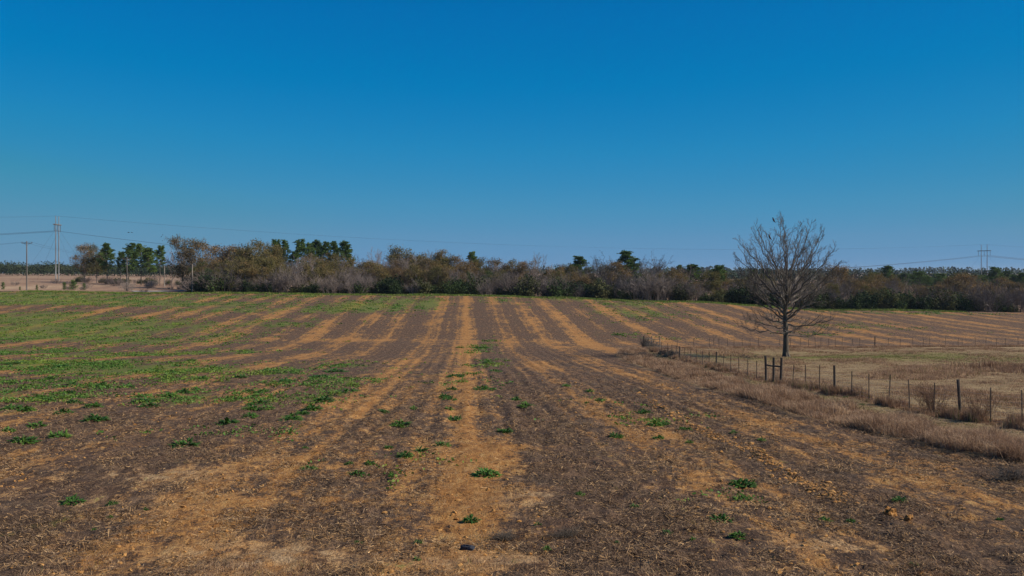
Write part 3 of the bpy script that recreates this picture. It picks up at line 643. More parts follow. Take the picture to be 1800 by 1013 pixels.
# brown land at left: young pines, bushes
for i, (px, row, hpx, lab) in enumerate([(5, 504, 14, 'small green pine at the left edge of the brown land'), (128, 509, 18, 'bushy young pine in the middle of the brown land'), (113, 508, 14, 'thin young pine left of the bushy one on the brown land'), (148, 508, 13, 'thin young pine right of the bushy one on the brown land'), (65, 503, 10, 'tiny young pine right of the left utility pole'), (35, 505, 7, 'tiny dark seedling pine left of the left utility pole')]):
    d = 268-i; x = at_col(px, d); w_ = 1.7 if i == 1 else 1.0
    h = hpx/F*d; PH, PW = SIZE[pyp[0].name]; s = h/PH; s2 = .45*h/PW*w_; place(pyp[0], x, d, i, (s2, s2, s), lab, sink=.05)
for i, px in enumerate(sorted(10+rs.random(26)*330)):
    px = float(px); d = 258+rs.random()*90; x = at_col(px, d); pr = pt[rs.integers(3)]; s = .25+.35*rs.random()
    if 185 < px < 240: s *= 1.5
    place(pr, x, d, rs.random()*6, (s*1.5, s*1.5, s), f'low leafless scrub bush, {ordn(i)} from left, growing on the brown land', 'scrub bushes on the brown land')
for i in range(22):
    px = 135+i*9+rs.normal(0, 4); d = 358+rs.random()*25; x = at_col(px, d); s = .45+.4*rs.random()
    place([pso, pt, psd][rs.integers(3)][rs.integers(2)], x, d, rs.random()*6, (s*1.2, s*1.2, s), f'low bush, {ordn(i)} from left, in the strip under the left pine group', 'bushes under the left pine group')
# big low bush at the left end of the wood
place(pt[0], at_col(355, 258), 258, 1, (1.9, 1.9, 1.35), 'rounded grey brown bush at the left end of the wood beside the road')
place(pt[1], at_col(385, 257), 257, 2, (1.9, 1.9, 1.5), 'grey brown bush just right of the one beside the road')
# far woodland (one mass)
rs2 = np.random.default_rng(11); mb = MB(); pts = []; 
def far_row(d, px0, px1, stepm, h, nq, sz, ws=1.0):
    n = int((px1-px0)/F*d/stepm)
    for i in range(n):
        px = px0+(px1-px0)*(i+rs2.random())/n; dd = d*(1+.06*rs2.random()); x = at_col(px, dd); hh = h*(.7+.5*rs2.random()); w_ = hh*.32*ws
        z = float(GH(x, dd)); P = rs2.normal(0, 1, (nq, 3))*np.array([w_*.5, w_*.5, hh*.22])+np.array([x, dd, z+hh*.55])
        P[:, 2] = np.clip(P[:, 2], z, z+hh); U = rand_unit(nq, rs2); W = np.cross(U, rand_unit(nq, rs2)); W /= np.linalg.norm(W, axis=1, keepdims=True)
        s = sz*(.6+.8*rs2.random((nq, 1))); mb.quads(P, U*s*.5, W*s*.5)
far_row(720, -60, 345, 2.2, 8.5, 170, .62, 1.7)
far_row(780, -60, 345, 2.4, 10.0, 130, .7, 1.8)
far_row(1500, -100, 420, 5, 13, 40, 2.4, 2)
far_row(2600, -150, 1950, 8, 18, 26, 4.5, 2.5)
far_row(1100, 1150, 1500, 4, 13, 44, 2.0, 2)
far_row(900, 1250, 1950, 3.2, 13, 110, 1.0, 1.7)
far_row(620, 1500, 1900, 2.6, 12, 150, .65, 1.6)
setp(ob('far_woodland', mb.mesh('far_woodland', M['far_needle'])), 'distant dark green woodland along the horizon', 'woodland', kind='stuff')
# ------------------------------------------------------------------ power line
def hframe(px, d, rz, label):
    x = at_col(px, d); z0 = float(GH(x, d)); top = {0: (478-380)/F*400, 1: (478-430)/F*545}[0 if px < 900 else 1]
    h = top-z0; e = empty('transmission_tower', (x, d, z0), rz); setp(e, label, 'power pylon', 'H shaped pylons of the power line')
    for sx in (-1, 1):
        m = MB(); m.tube([[sx*2.1, 0, -.3], [sx*2.1, 0, h*.5], [sx*2.1, 0, h]], [.22, .19, .13], 10); ob('pole', m.mesh('pylon_pole', M['concrete_pole'], True), e)
    zc = h-3.5; m = MB(); m.box((0, .32, zc), (9, .22, .32)); m.box((0, -.32, zc), (9, .22, .32)); ob('crossarm', m.mesh('crossarm', M['grey_pole']), e)
    for sx in (-4.2, 0, 4.2):
        m = MB(); m.tube([[sx, 0, zc], [sx, 0, zc-2.6]], .07, 6)
        for k in range(9): m.tube([[sx, 0, zc-.35-k*.25], [sx, 0, zc-.43-k*.25]], [.16, .12], 8)
        ob('insulator', m.mesh('insulator', M['insulator']), e)
    m = MB()
    for sx in (-1, 1):
        for ex, ey in ((9, 11), (9, -11)): m.tube([[sx*2.1, 0, zc-1.8], [sx*(2.1+ex), ey, .0]], .022, 4)
    ob('guy_wires', m.mesh('guy_wires', M['cable']), e)
    return e, h, zc
line_ang = math.atan2(145, 447)
a0 = line_ang+math.pi/2
TL, hL, zL = hframe(100.7, 400, a0-.15, 'pale two pole pylon seen almost edge on at the far left')
TR, hR, zR = hframe(1730, 545, R(109), 'pale two pole pylon rising behind the right end of the wood')
def tip(T, lx, lz):
    a = T.rotation_euler[2]; return np.array([T.location.x+math.cos(a)*lx, T.location.y+math.sin(a)*lx, T.location.z+lz])
cond = []; m = MB(); m2 = MB()
def wire(mb, A, B, sag, r, n=40):
    t = np.linspace(0, 1, n)[:, None]; P = A+(B-A)*t; P[:, 2] -= (4*sag*t*(1-t))[:, 0]; mb.tube(P, r, 4)
VL = np.array([-330., -60., 0]); VR = np.array([330., 110., 0])
for sx in (-4.2, 0, 4.2):
    m = MB(); A = tip(TL, sx, zL-2.6); B = tip(TR, -sx, zR-2.6); wire(m, A, B, 13.5, .032)
    wire(m, A, A+VL+np.array([0, 0, -1.]), 6, .032); wire(m, B, B+VR, 7, .045)
    o = ob('power_cable', m.mesh('power_cable', M['cable'])); setp(o, {-4.2: 'sagging power cable on one outer arm of the pylons, farthest off at left pylon', 0: 'sagging power cable in the middle between the two outer ones', 4.2: 'sagging power cable on the other outer arm of the pylons'}[sx], 'cable', 'three main cables of the power line')
for sx in (-2.1, 2.1):
    m = MB(); A = tip(TL, sx, hL); B = tip(TR, -sx, hR); wire(m, A, B, 7.2, .012); wire(m, A, A+VL, 3, .012); wire(m, B, B+VR, 4, .012)
    o = ob('ground_wire', m.mesh('ground_wire', M['cable'])); setp(o, f"very thin upper wire strung between the {'left' if sx < 0 else 'right'} poles of the tall pylons", 'cable', 'thin top wires of the power line')
def utility(px, d, top, arm, rz, label, pale=False):
    x = at_col(px, d); z0 = float(GH(x, d)); h = (HZ-top)/F*d-z0; e = empty('utility_pole', (x, d, z0), rz); setp(e, label, 'utility pole', 'small utility poles at left')
    mt = M['post_pale'] if pale else M['grey_pole']
    m = MB(); m.tube([[0, 0, -.3], [.02, 0, h*.5], [0, 0, h]], [.19, .16, .12], 8); ob('pole', m.mesh('utility_pole', mt, True), e)
    m = MB(); m.box((0, .16, h-.55), (arm, .12, .16))
    for s_ in (-1, 1): m.tube([[s_*arm*.3, .16, h-.55], [0, .14, h-1.3]], .03, 4)
    ob('crossarm', m.mesh('utility_arm', mt), e)
    for s_ in (-.46, -.05, .46):
        m = MB(); m.tube([[s_*arm, .16, h-.47], [s_*arm, .16, h-.33], [s_*arm, .16, h-.2]], [.04, .09, .05], 7); ob('insulator', m.mesh('pin_insulator', M['insulator']), e)
    return np.array([x, d, z0+h-.2])
U1 = utility(47, 262, 424, 2.7, .15, 'leftmost wooden utility pole with a single crossarm on the brown land')
U2 = utility(223, 266, 452, 2.2, .5, 'wooden utility pole in front of the left pine group')
U3 = utility(289, 335, 467, 1.8, .3, 'thin pale utility pole right of the left pine group', True)
U4 = utility(338, 254.5, 464, 1.7, .1, 'pale utility pole beside the gravel road at the wood', True)
for nmw, A, B in (('left pole off to the left', U1, U1+np.array([-60, 20, -1.])), ('leftmost pole and the pole by the pines', U1, U2), ('pole by the pines and the pole by the road', U2, U4)):
    m = MB()
    for o_ in (-1.1, 1.1): wire(m, A+np.array([o_*.9, 0, 0]), B+np.array([o_*.9, 0, 0]), .9, .014)
    setp(ob('pole_wires', m.mesh('pole_wires', M['cable'])), f'faint wire pair from the {nmw}', 'cable')
# ------------------------------------------------------------------ fences
def fence(path, posts, wires, e, tee_r=.022):
    """path: function t->(x,y); posts: list of (x,y,kind,height)"""
    for (x, y, k, h) in posts:
        z = float(GH(x, y)); m = MB(); lean = rs.normal(0, .02, 2)*(1 if k != 't' else 1.6)
        if k == 't':
            m.box((0, 0, 0), (.05, .012, 2*h)); m.box((0, .024, 0), (.012, .036, 2*h)); V = m.V
            for v in V:
                v[:, 2] = np.where(v[:, 2] > 0, h, -.3); v[:, 0] += lean[0]*v[:, 2]; v[:, 1] += lean[1]*v[:, 2]
            me = m.mesh('steel_post', M['rust']); nm = 'steel_post'
        else:
            r = (.082 if h > 1.66 else .066) if k == 'w' else .06
            zz = np.array([-.3, .1, h*.5, h-.03, h]); P = np.stack([lean[0]*zz, lean[1]*zz, zz], -1)
            m.tube(P, [r*1.05, r, r*.97, r*.93, r*.8], 9); me = m.mesh('wood_post', M['post_pale'] if k == 'l' else M['post']); nm = 'wooden_post'
        o = ob(nm, me, e); o.location = (x-e.location.x, y-e.location.y, z-e.location.z)
    m = MB(); P = np.array([path(t) for t in np.linspace(0, 1, 140)]); gz = GH(P[:, 0], P[:, 1])
    for hz in wires: m.tube(np.stack([P[:, 0], P[:, 1], gz+hz], -1)-np.array(e.location), .0055, 3, cap=False)
    ds = np.linalg.norm(P[-1]-P[0]); n = int(ds/.32); Q_ = np.array([path(t) for t in np.linspace(0, 1, n)]); gz = GH(Q_[:, 0], Q_[:, 1])
    for q, g in zip(Q_, gz): m.tube(np.array([[q[0], q[1], g+.05], [q[0], q[1], g+wires[-2]]])-np.array(e.location), .0035, 3, cap=False)
    ob('wire_mesh', m.mesh('wire_mesh', M['wire']), e)
near_posts = [(1131, 'w', 1.75), (1148, 't', 1.3), (1163, 't', 1.3), (1174, 't', 1.3), (1181, 't', 1.3), (1188, 't', 1.3), (1195, 'w', 1.35), (1204, 't', 1.25), (1214, 't', 1.3), (1225, 't', 1.3), (1235, 't', 1.3), (1246, 't', 1.3), (1259, 'w', 1.45),
 (1271, 't', 1.35), (1284, 't', 1.35), (1299, 't', 1.3), (1314, 't', 1.35), (1330, 't', 1.3), (1347, 'w', 1.72), (1360, 'w', 1.68), (1373, 'w', 1.68), (1393, 't', 1.35), (1416, 't', 1.4), (1440, 't', 1.45), (1467, 'w', 1.55), (1496, 't', 1.3), (1527, 't', 1.35), (1562, 't', 1.4), (1599, 't', 1.35), (1641, 't', 1.35), (1689, 'w', 1.6), (1742, 't', 1.4), (1796, 't', 1.4), (1860, 'w', 1.6)]
def near_xy(px):
    d = np.arange(20, 127.5, .1); c = 900+F*fence_x(d)/d; return d[np.argmin(np.abs(c-px))]
np_l = []
for px, k, h in near_posts:
    y = float(near_xy(px)) if px > 1131 else 126.5; np_l.append((float(fence_x(y)), y, k, h))
e = empty('wire_fence', (16.9, 126.5, float(GH(16.9, 126.5)))); setp(e, 'near wire fence of dark wooden and thin rusty posts running towards the viewer at right', 'fence')
fence(lambda t: (float(fence_x(126.5-(126.5-22)*t)), 126.5-(126.5-22)*t), np_l, (.12, .3, .5, .7, .9, 1.12), e)
H3 = [np_l[i] for i in (18, 19, 20)]; m = MB()
for a, b_ in ((0, 1), (1, 2)):
    A = np.array([H3[a][0], H3[a][1], float(GH(H3[a][0], H3[a][1]))+1.12]); B = np.array([H3[b_][0], H3[b_][1], float(GH(H3[b_][0], H3[b_][1]))+1.1]); m.tube([A, B], .055, 7)
o = ob('brace_rail', m.mesh('brace_rail', M['post']), e); o.location = [-v for v in e.location]
# pale posts and rail at the corner
ff_posts = [(1146, 'l', 1.7), (1160, 'l', 1.7)]+[(p, 't', 1.3+.1*rs.normal()) for p in (1190, 1220, 1247, 1255, 1264, 1278, 1290, 1305, 1319, 1332, 1371, 1389, 1408, 1421, 1433, 1443, 1456, 1468, 1480, 1499, 1511)]+[(1538, 'w', 1.6)]+[(p, 't', 1.3+.1*rs.normal()) for p in (1561, 1582, 1605, 1623, 1634, 1662, 1684, 1691, 1715, 1733, 1752, 1768, 1790)]+[(1815, 'w', 1.5)]
def far_xy(px):
    x = np.arange(16.9, 120, .1); c = 900+F*x/farfence_y(x); return float(x[np.argmin(np.abs(c-px))])
fl = []
for px, k, h in ff_posts: x = far_xy(px); fl.append((x, float(farfence_y(x)), k, h))
e2 = empty('wire_fence', (16.9, 127, float(GH(16.9, 127)))); setp(e2, 'far wire fence of thin posts crossing behind the lone bare tree', 'fence')
fence(lambda t: (16.9+(95-16.9)*t, float(farfence_y(16.9+(95-16.9)*t))), fl, (.12, .35, .6, .85, 1.1), e2)
m = MB(); A, B = fl[0], fl[1]
m.tube([[np_l[0][0], np_l[0][1], float(GH(np_l[0][0], np_l[0][1]))+1.35], [A[0], A[1], float(GH(A[0], A[1]))+1.3], [B[0], B[1], float(GH(B[0], B[1]))+1.3]], .05, 6)
o = ob('brace_rail', m.mesh('corner_rail', M['post_pale']), e2); o.location = [-v for v in e2.location]
# brush on the corner post and dead weeds on the fence
def dry_plant(seed, h, w_, n, mat):
    r2 = np.random.default_rng(seed); st = MB(); tips = []
    P = dict(n=[4, 3], jit=[.12, .2], up=[.05, .03], tap=[.5, .5], k=[3, 3], kids=[8, 0], start=[.25, 0], ang=[35, 0], rk=[.7, .7], lk=[.38, .4], rmin=.004, max=1)
    for c in range(n):
        a = r2.random()*6.28; rr = w_*.3*r2.random(); tl = R(r2.random()*28)
        grow(st, (math.cos(a)*rr, math.sin(a)*rr, 0), (math.cos(a)*math.sin(tl), math.sin(a)*math.sin(tl), math.cos(tl)), h*(.6+.4*r2.random()), .009, 0, P, tips, r2)
    leaves(st, [t[0] for t in tips], n*8, .05, .03, r2)
    return [('stems', st.mesh('dry_stems', mat))]
pdw = proto('dry_weed', 'dead plant', dry_plant(1, 1.5, 1.2, 26, M['grass_dark'])); pdv = proto('dry_vine', 'dead plant', dry_plant(2, 1.7, 1.2, 90, M['bark']))
place(pdv, 17.1, 126.0, 0, (1.0, 1.0, 1.0), 'dark dead vine covering the corner post of the fence', sink=.02)
place(pdv, 17.6, 124.5, 2, (1.4, 1.4, .62), 'low dark tangle of dead vine right of the fence corner post', sink=.02)
for i, (px, s, lab) in enumerate([(1625, 1.0, 'tall sparse dead weed on the near fence left of a steel post'), (1638, .9, 'tall sparse dead weed on the near fence beside the steel post'), (1722, .95, 'dead weed on the near fence right of the last dark wooden post')]):
    y = float(near_xy(px)); place(pdw, float(fence_x(y))+.1, y, i, s, lab, sink=.02)
x_, y_ = unproj(1775, 846); place(pdv, x_, y_, 1, (1.1, .6, .2), 'flat dark heap of dead stalks at the right edge of the foreground', sink=.02)
x_, y_ = unproj(992, 945); place(pdv, x_, y_, 2.2, (.28, .5, .12), 'small dark heap of dead stalks right of the bottom centre', sink=.02)
x_, y_ = unproj(885, 948); place(pdv, x_, y_, .4, (.4, .3, .10), 'small flat dark tangle of stalks beside the bluish stone', sink=.02)
# ------------------------------------------------------------------ grasses (uncountable)
def blades(name, X_, Y_, hgt, nb, mats, wd, spread=.12, lean=.35, label='', mix=None, seed=3, cat='grass'):
    r2 = np.random.default_rng(seed); n = len(X_)*nb
    bx = np.repeat(X_, nb)+r2.normal(0, 1, n)*np.repeat(spread*np.ones(len(X_)), nb); by = np.repeat(Y_, nb)+r2.normal(0, 1, n)*np.repeat(spread*np.ones(len(X_)), nb)
    hh = np.repeat(np.broadcast_to(hgt, X_.shape), nb)*(.45+.75*r2.random(n)); W = np.repeat(np.broadcast_to(wd, X_.shape), nb)*(.6+.8*r2.random(n))
    bz = GH(bx, by)-.02; a = r2.random(n)*6.283; la = r2.random(n)*6.283; ll = hh*lean*np.abs(r2.normal(0, 1, n))
    B = np.stack([bx, by, bz], -1); S = np.stack([np.cos(a), np.sin(a), np.zeros(n)], -1)*W[:, None]*.5
    Mi = B+np.stack([np.cos(la)*ll*.35, np.sin(la)*ll*.35, hh*.6], -1); T_ = B+np.stack([np.cos(la)*ll, np.sin(la)*ll, hh*(1-.15*np.minimum(ll/hh, 3))], -1)
    V = np.stack([B-S, B+S, Mi+S*.7, Mi-S*.7, T_], 1).reshape(-1, 3); i0 = np.arange(n)[:, None]*5
    Fq = i0+np.array([[0, 1, 2, 3]]); Ft = i0+np.array([[3, 2, 4]])
    mi1 = np.repeat(r2.choice(len(mats), len(X_), p=mix), nb)
    me = mesh_from(name, V, [Fq, Ft], mats, np.concatenate([mi1, mi1]))
    return setp(ob(name, me), label, cat, kind='stuff')
r3 = np.random.default_rng(9)
G3 = [M['grass'], M['grass_dark'], M['grass_green']]
# verge band
def strip(n, y0, y1, fx0, fx1, pw=1.6):
    y = y0+(y1-y0)*r3.random(n)**pw; a, b_ = fx0(y), fx1(y); return a+(b_-a)*r3.random(n), y
x1, y1 = strip(26000, 20, 126, lambda y: edge_x(y)+.2, lambda y: np.minimum(edge_x(y)+3.4, fence_x(y)-1.0))
cl_ = fbm(x1/1.1, y1/1.6, 3); keep = cl_+r3.random(len(x1))*.35 > .5; x1, y1, cl_ = x1[keep], y1[keep], cl_[keep]
blades('verge_grass', x1, y1, .16+.42*ss(.4, .75, cl_), 9, G3, .007+.00018*y1, .12, 1.15, 'tall matted dead grass along the right edge of the ploughed field', [.7, .3, 0.0], 4)
x1, y1 = strip(15000, 20, 126, lambda y: fence_x(y)-.55, lambda y: fence_x(y)+.7)
cl_ = fbm(x1/1.4+50, y1/1.4, 3); blades('fence_grass', x1, y1, .10+.5*ss(.38, .75, cl_), 9, G3, .007+.00018*y1, .07, .3, 'tall brown dead grass growing along the foot of the near fence', [.45, .5, .05], 5)
x1 = 17+75*r3.random(5000); y1 = farfence_y(x1)+r3.normal(0, .5, 5000)
blades('far_fence_grass', x1, y1, .15+.3*fbm(x1/2, y1, 2), 8, G3, .035, .15, .3, 'dead grass along the foot of the far fence', [.6, .4, 0], 6)
# track between verge and fence
x1, y1 = strip(9000, 20, 126, lambda y: np.minimum(edge_x(y)+3.2, fence_x(y)-1.3), lambda y: fence_x(y)-.5)
blades('track_grass', x1, y1, .07, 8, G3, .006+.00018*y1, .12, .8, 'short grass on the track between verge and fence', [.45, .25, .3], 7)
# pasture
n = 60000; y1 = 24+(134-24)*r3.random(n)**.8; x1 = fence_x(y1)+.5+r3.random(n)*np.maximum(.56*y1-fence_x(y1), 1); ok = (y1 < farfence_y(x1)); x1, y1 = x1[ok], y1[ok]
cl_ = fbm(x1/2.5, y1/4, 3); gq = np.exp(-(((x1-40)/17)**2+((y1-104)/10)**2)); ok = cl_+r3.random(len(x1))*.4 > .55; x1, y1, cl_, gq = x1[ok], y1[ok], cl_[ok], gq[ok]
gsel = gq*1.0 > r3.random(len(x1))
blades('pasture_grass', x1[~gsel], y1[~gsel], .07+.26*ss(.5, .8, cl_[~gsel]), 7, G3, .008+.0002*y1[~gsel], .15, .6, 'short dry tan grass of the fenced pasture', [.72, .25, .03], 8)
blades('green_pasture_grass', x1[gsel], y1[gsel], .09, 7, G3, .008+.0002*y1[gsel], .15, .6, 'yellow green patch of grass round the lone bare tree', [.3, .1, .6], 12)
# brown brushy rise at right
bx0, by0 = unproj(1800, 652)
n = 2600; x1 = bx0+r3.normal(0, 1, n)*1.9+1; y1 = by0+r3.normal(0, 1, n)*2.2
blades('tall_brush_grass', x1, y1, .25+.7*ss(.4, .7, fbm(x1/3, y1/3, 3)), 9, G3, .03, .2, .35, 'tall brown brushy grass at the right side of the pasture', [.5, .5, 0], 13)
# edge growth at the field crest
n = 9000; x1 = -125+240*r3.random(n); y1 = 250.5+r3.normal(0, 1.5, n); u_ = x1/y1
blades('field_edge_grass', x1, y1, .25+.3*fbm(x1/3, y1/3, 2), 6, [M['weed_yellow'], M['grass_green'], M['grass']], .08, .2, .4, 'bright green grassy rim along the far edge of the field', [.62, .33, .05], 14)
# foreground dead grass at the bottom of the picture
n = 4200; y1 = 13.2+3.6*r3.random(n)**1.3; x1 = (r3.random(n)-.5)*1.2*y1; k_ = fbm(x1/1.2+11, y1/1.0, 3)+.10*ss(17, 14, y1)+.05*r3.random(n) > .57
blades('foreground_grass', x1[k_], y1[k_], .11, 16, G3, .0045, .07, .9, 'thin dead grass tufts in the near foreground', [.4, .58, .02], 15)
# ------------------------------------------------------------------ straw litter
n = 760000; y1 = 12.5*(85/12.5)**(r3.random(n)**1.15); x1 = (r3.random(n)-.5)*1.12*y1
ok = x1 < edge_x(y1)+.3; x1, y1 = x1[ok], y1[ok]
lane = np.cos(stripe_s(x1, y1)*2*np.pi/6)+1.6*(fbm(x1/1.2, y1/3, 3)-.5)*2
R_, gg, bp_, sa_, pg_, br_ = zones(x1, y1)
pk = np.clip(.40-.25*lane-.45*bp_-.3*sa_+2.6*(fbm(x1/.9+70, y1/1.3, 4)-.5), .05, 1); k_ = r3.random(len(x1)) < pk*(1-ss(38, 84, y1)); x1, y1, lane = x1[k_], y1[k_], lane[k_]
n = len(x1); Ls = (.03+.085*r3.random(n)**1.5)*(1+y1/60); Wd = (.0022+.0034*r3.random(n))*(1+y1/26); a = r3.random(n)*6.283; el = np.abs(r3.normal(0, .28, n))
z1 = GH(x1, y1)+.004+Ls*.5*np.sin(el)+.012*r3.random(n)
U = np.stack([np.cos(a)*np.cos(el), np.sin(a)*np.cos(el), np.sin(el)], -1)*Ls[:, None]*.5; Wv = np.stack([-np.sin(a), np.cos(a), r3.normal(0, .5, n)], -1)*Wd[:, None]*.5
P = np.stack([x1, y1, z1], -1); V = np.stack([P-U-Wv, P+U-Wv, P+U+Wv, P-U+Wv], 1).reshape(-1, 3)
mi = np.where(r3.random(n) < np.clip(.4+.2*lane, .2, .75), 2, np.where(r3.random(n) < .62, 0, 1))
me = mesh_from('straw_litter', V, np.arange(n*4).reshape(-1, 4), [M['straw_dark'], M['straw_grey'], M['straw_tan']], mi)
setp(ob('straw_litter', me), 'loose dark straw and stubble strewn over the field', 'straw', kind='stuff')
# ------------------------------------------------------------------ soil clods
ico = None
def ico_mesh(sub=1):
    import bmesh
    bm = bmesh.new(); bmesh.ops.create_icosphere(bm, subdivisions=sub, radius=1); V = np.array([v.co[:] for v in bm.verts]); Fc = np.array([[v.index for v in f.verts] for f in bm.faces]); bm.free(); return V, Fc
IV, IF = ico_mesh(1)
n = 8000; y1 = 13*(70/13)**r3.random(n); x1 = (r3.random(n)-.5)*1.12*y1; lane = np.cos(stripe_s(x1, y1)*2*np.pi/6)
ok = (x1 < edge_x(y1))*(lane+r3.random(n)*1.4 > .9); x1, y1 = x1[ok], y1[ok]
# the ridge of clods right of centre
rx, ry = [], []
for t in np.linspace(0, 1, 900):
    a_ = np.array([[1120, 690], [1230, 755], [1330, 795], [1400, 845], [1480, 880]]); px = np.interp(t, np.linspace(0, 1, 5), a_[:, 0]); pr0 = np.interp(t, np.linspace(0, 1, 5), a_[:, 1])
    d_ = 4.14*F/(pr0-559); rx.append((px-900)/F*d_+r3.normal(0, .22)); ry.append(d_+r3.normal(0, .3))
x1 = np.concatenate([x1, rx]); y1 = np.concatenate([y1, ry]); n = len(x1); s = (.008+.028*r3.random(n)**4)*(1+y1/50); s[-900:] *= 1.35
V = (IV[None]*(1+.3*r3.normal(0, 1, (n, len(IV), 1)))*s[:, None, None])*np.array([1.2, 1, .7])+np.stack([x1, y1, GH(x1, y1)+s*.2], -1)[:, None]
Fc = (IF[None]+np.arange(n)[:, None, None]*len(IV)).reshape(-1, 3)
setp(ob('soil_crumbs', mesh_from('soil_crumbs', V.reshape(-1, 3), Fc, [M['clod']])), 'small orange crumbs of soil along the bare lanes', 'soil', kind='stuff')
def lump(name, px, row, s, mat, label, cat, sq=(1, 1, .8), seed=1):
    x, y = unproj(px, row); r2 = np.random.default_rng(seed); V, Fc = ico_mesh(3)
    nz = sum(np.sin(V@r2.normal(0, 2.2*k, 3)+r2.random()*6)[:, None]/k for k in (1, 1.6, 2.5, 4)); V = np.round(V*2.6)/2.6*.45+V*.55; V = V*(1+.2*nz)*np.array(sq)*s
    o = ob(name, mesh_from(name, V, Fc, [mat])); o.location = (x, y, float(GH(x, y))+s*sq[2]*.35); setp(o, label, cat); return o
lump('soil_clod', 1564, 912, .12, M['clod'], 'large pointed orange clod in the right foreground, left of the pair', 'clod', (1.1, .8, .95), 3)
lump('soil_clod', 1597, 914, .08, M['clod'], 'smaller orange clod in the right foreground, right of the pair', 'clod', (1, .8, 1), 4)
lump('stone', 822, 974, .085, M['stone'], 'dark bluish stone near the bottom centre', 'stone', (1.5, 1, .7), 5)
# ------------------------------------------------------------------ weeds
def weed_mesh(seed, nl=95, w_=.3, h=.16, mat='weed'):
    r2 = np.random.default_rng(seed); n = nl; a = r2.random(n)*6.283; rr = w_*r2.random(n)**.55; L = .09+.10*r2.random(n); el = R(8)+R(60)*(1-rr/w_)*r2.random(n)
    zb = h*(1-(rr/w_)**1.6)*(.1+.9*r2.random(n))
    O = np.stack([np.cos(a), np.sin(a), np.zeros(n)], -1); B = O*rr[:, None]*.75+np.array([0, 0, 1])*zb[:, None]*.75
    D = O*np.cos(el)[:, None]+np.array([0, 0, 1])*np.sin(el)[:, None]; j = r2.normal(0, .45, (n, 3)); D = D+j; D /= np.linalg.norm(D, axis=1, keepdims=True)
    S = np.cross(D, [0, 0, 1.]); S /= np.linalg.norm(S, axis=1, keepdims=True)+1e-9; Up = np.cross(S, D)
    wl = (.022+.022*r2.random(n))[:, None]; Lc = L[:, None]
    V = np.stack([B-S*wl*.25, B+S*wl*.25, B+D*Lc*.5+S*wl-Up*.0, B+D*Lc*.5-S*wl, B+D*Lc*.5+Up*.012, B+D*Lc-Up*Lc*.22], 1).reshape(-1, 3); V[:, 2] = np.maximum(V[:, 2], .005)
    i0 = np.arange(n)[:, None]*6; Ft = (i0[:, :, None]+np.array([[[0, 1, 4], [1, 2, 4], [2, 5, 4], [5, 3, 4], [3, 0, 4]]])).reshape(-1, 3)
    return mesh_from('weed_leaves', V, Ft, [M[mat]])
WM = [weed_mesh(i, 110 if i < 4 else 70) for i in range(6)]
WY = [weed_mesh(20+i, 60, .28, .3, 'weed_yellow') for i in range(2)]
WL = [(23, 722, 50), (45, 724, 40), (85, 707, 28), (121, 692, 27), (131, 710, 30), (113, 728, 36), (164, 717, 35), (168, 740, 50), (180, 681, 30), (254, 708, 48), (262, 716, 40), (223, 681, 30), (298, 698, 36), (322, 692, 34), (345, 687, 34), (390, 672, 33), (357, 667, 25), (436, 691, 25), (441, 721, 40), (400, 746, 45), (51, 680, 46), (87, 668, 25), (126, 677, 28), (28, 640, 60), (110, 646, 30), (280, 649, 27), (336, 635, 20), (423, 664, 25), (64, 749, 40),
 (501, 672, 40), (480, 680, 34), (460, 690, 36), (589, 654, 46), (560, 664, 40), (612, 690, 44), (588, 697, 34), (568, 708, 40), (550, 722, 40), (512, 739, 44), (530, 731, 30), (619, 680, 28), (660, 672, 18), (673, 725, 24), (727, 719, 20), (704, 750, 45), (799, 739, 32), (789, 722, 22), (789, 706, 30), (781, 699, 25), (794, 686, 20), (812, 672, 25), (802, 663, 35), (871, 654, 22), (850, 685, 40), (848, 612, 30), (809, 612, 18), (858, 639, 25), (473, 653, 40), (455, 712, 40), (470, 722, 30), (440, 735, 30),
 (906, 704, 22), (924, 717, 32), (996, 680, 18), (1037, 689, 20), (1053, 705, 20), (1132, 726, 30), (1150, 750, 34), (1168, 747, 24), (1204, 757, 28), (1245, 754, 10), (1086, 589, 25), (888, 760, 38),
 (15, 758, 26), (39, 779, 56), (104, 772, 42), (325, 784, 54), (127, 888, 44), (197, 890, 22), (193, 910, 13), (256, 898, 10), (165, 935, 11), (543, 828, 32), (627, 836, 36), (614, 817, 18), (650, 817, 24), (712, 802, 34), (682, 787, 18), (739, 793, 36), (778, 784, 34), (857, 839, 50), (828, 919, 34), (629, 959, 20), (736, 960, 20), (733, 988, 18), (536, 790, 14),
 (1082, 769, 30), (1157, 773, 25), (1212, 782, 18), (1305, 855, 50), (1305, 879, 36), (1269, 917, 48), (1297, 950, 32), (1218, 956, 14), (1019, 872, 20), (1115, 893, 20), (945, 925, 15), (1173, 935, 22), (1084, 960, 12), (961, 971, 20), (1290, 762, 18), (1339, 776, 17), (1341, 797, 12), (1581, 883, 32), (1449, 918, 26), (1495, 922, 20), (1602, 995, 9), (1758, 920, 14), (1720, 744, 20), (1515, 712, 12), (1487, 700, 12)]
fg = sorted([w_ for w_ in WL if w_[1] >= 840]); mid = sorted([w_ for w_ in WL if 760 <= w_[1] < 840])
def wreg(px, row):
    return (0 if row >= 840 else 1 if row >= 760 else 2 if px < 220 else 3 if px < 440 else 4 if px < 690 else 5 if px < 880 else 6 if px < 1400 else 7)
WR = {}
for w_ in sorted(WL): WR.setdefault(wreg(w_[0], w_[1]), []).append(w_)
WT = ['along the near foreground', 'in the row behind the foreground weeds', "near the field's left margin", "in the field's left half", 'in the dense patch left of the central lane', 'along the central orange lane', 'right of the central lane', 'on the track beside the near fence']
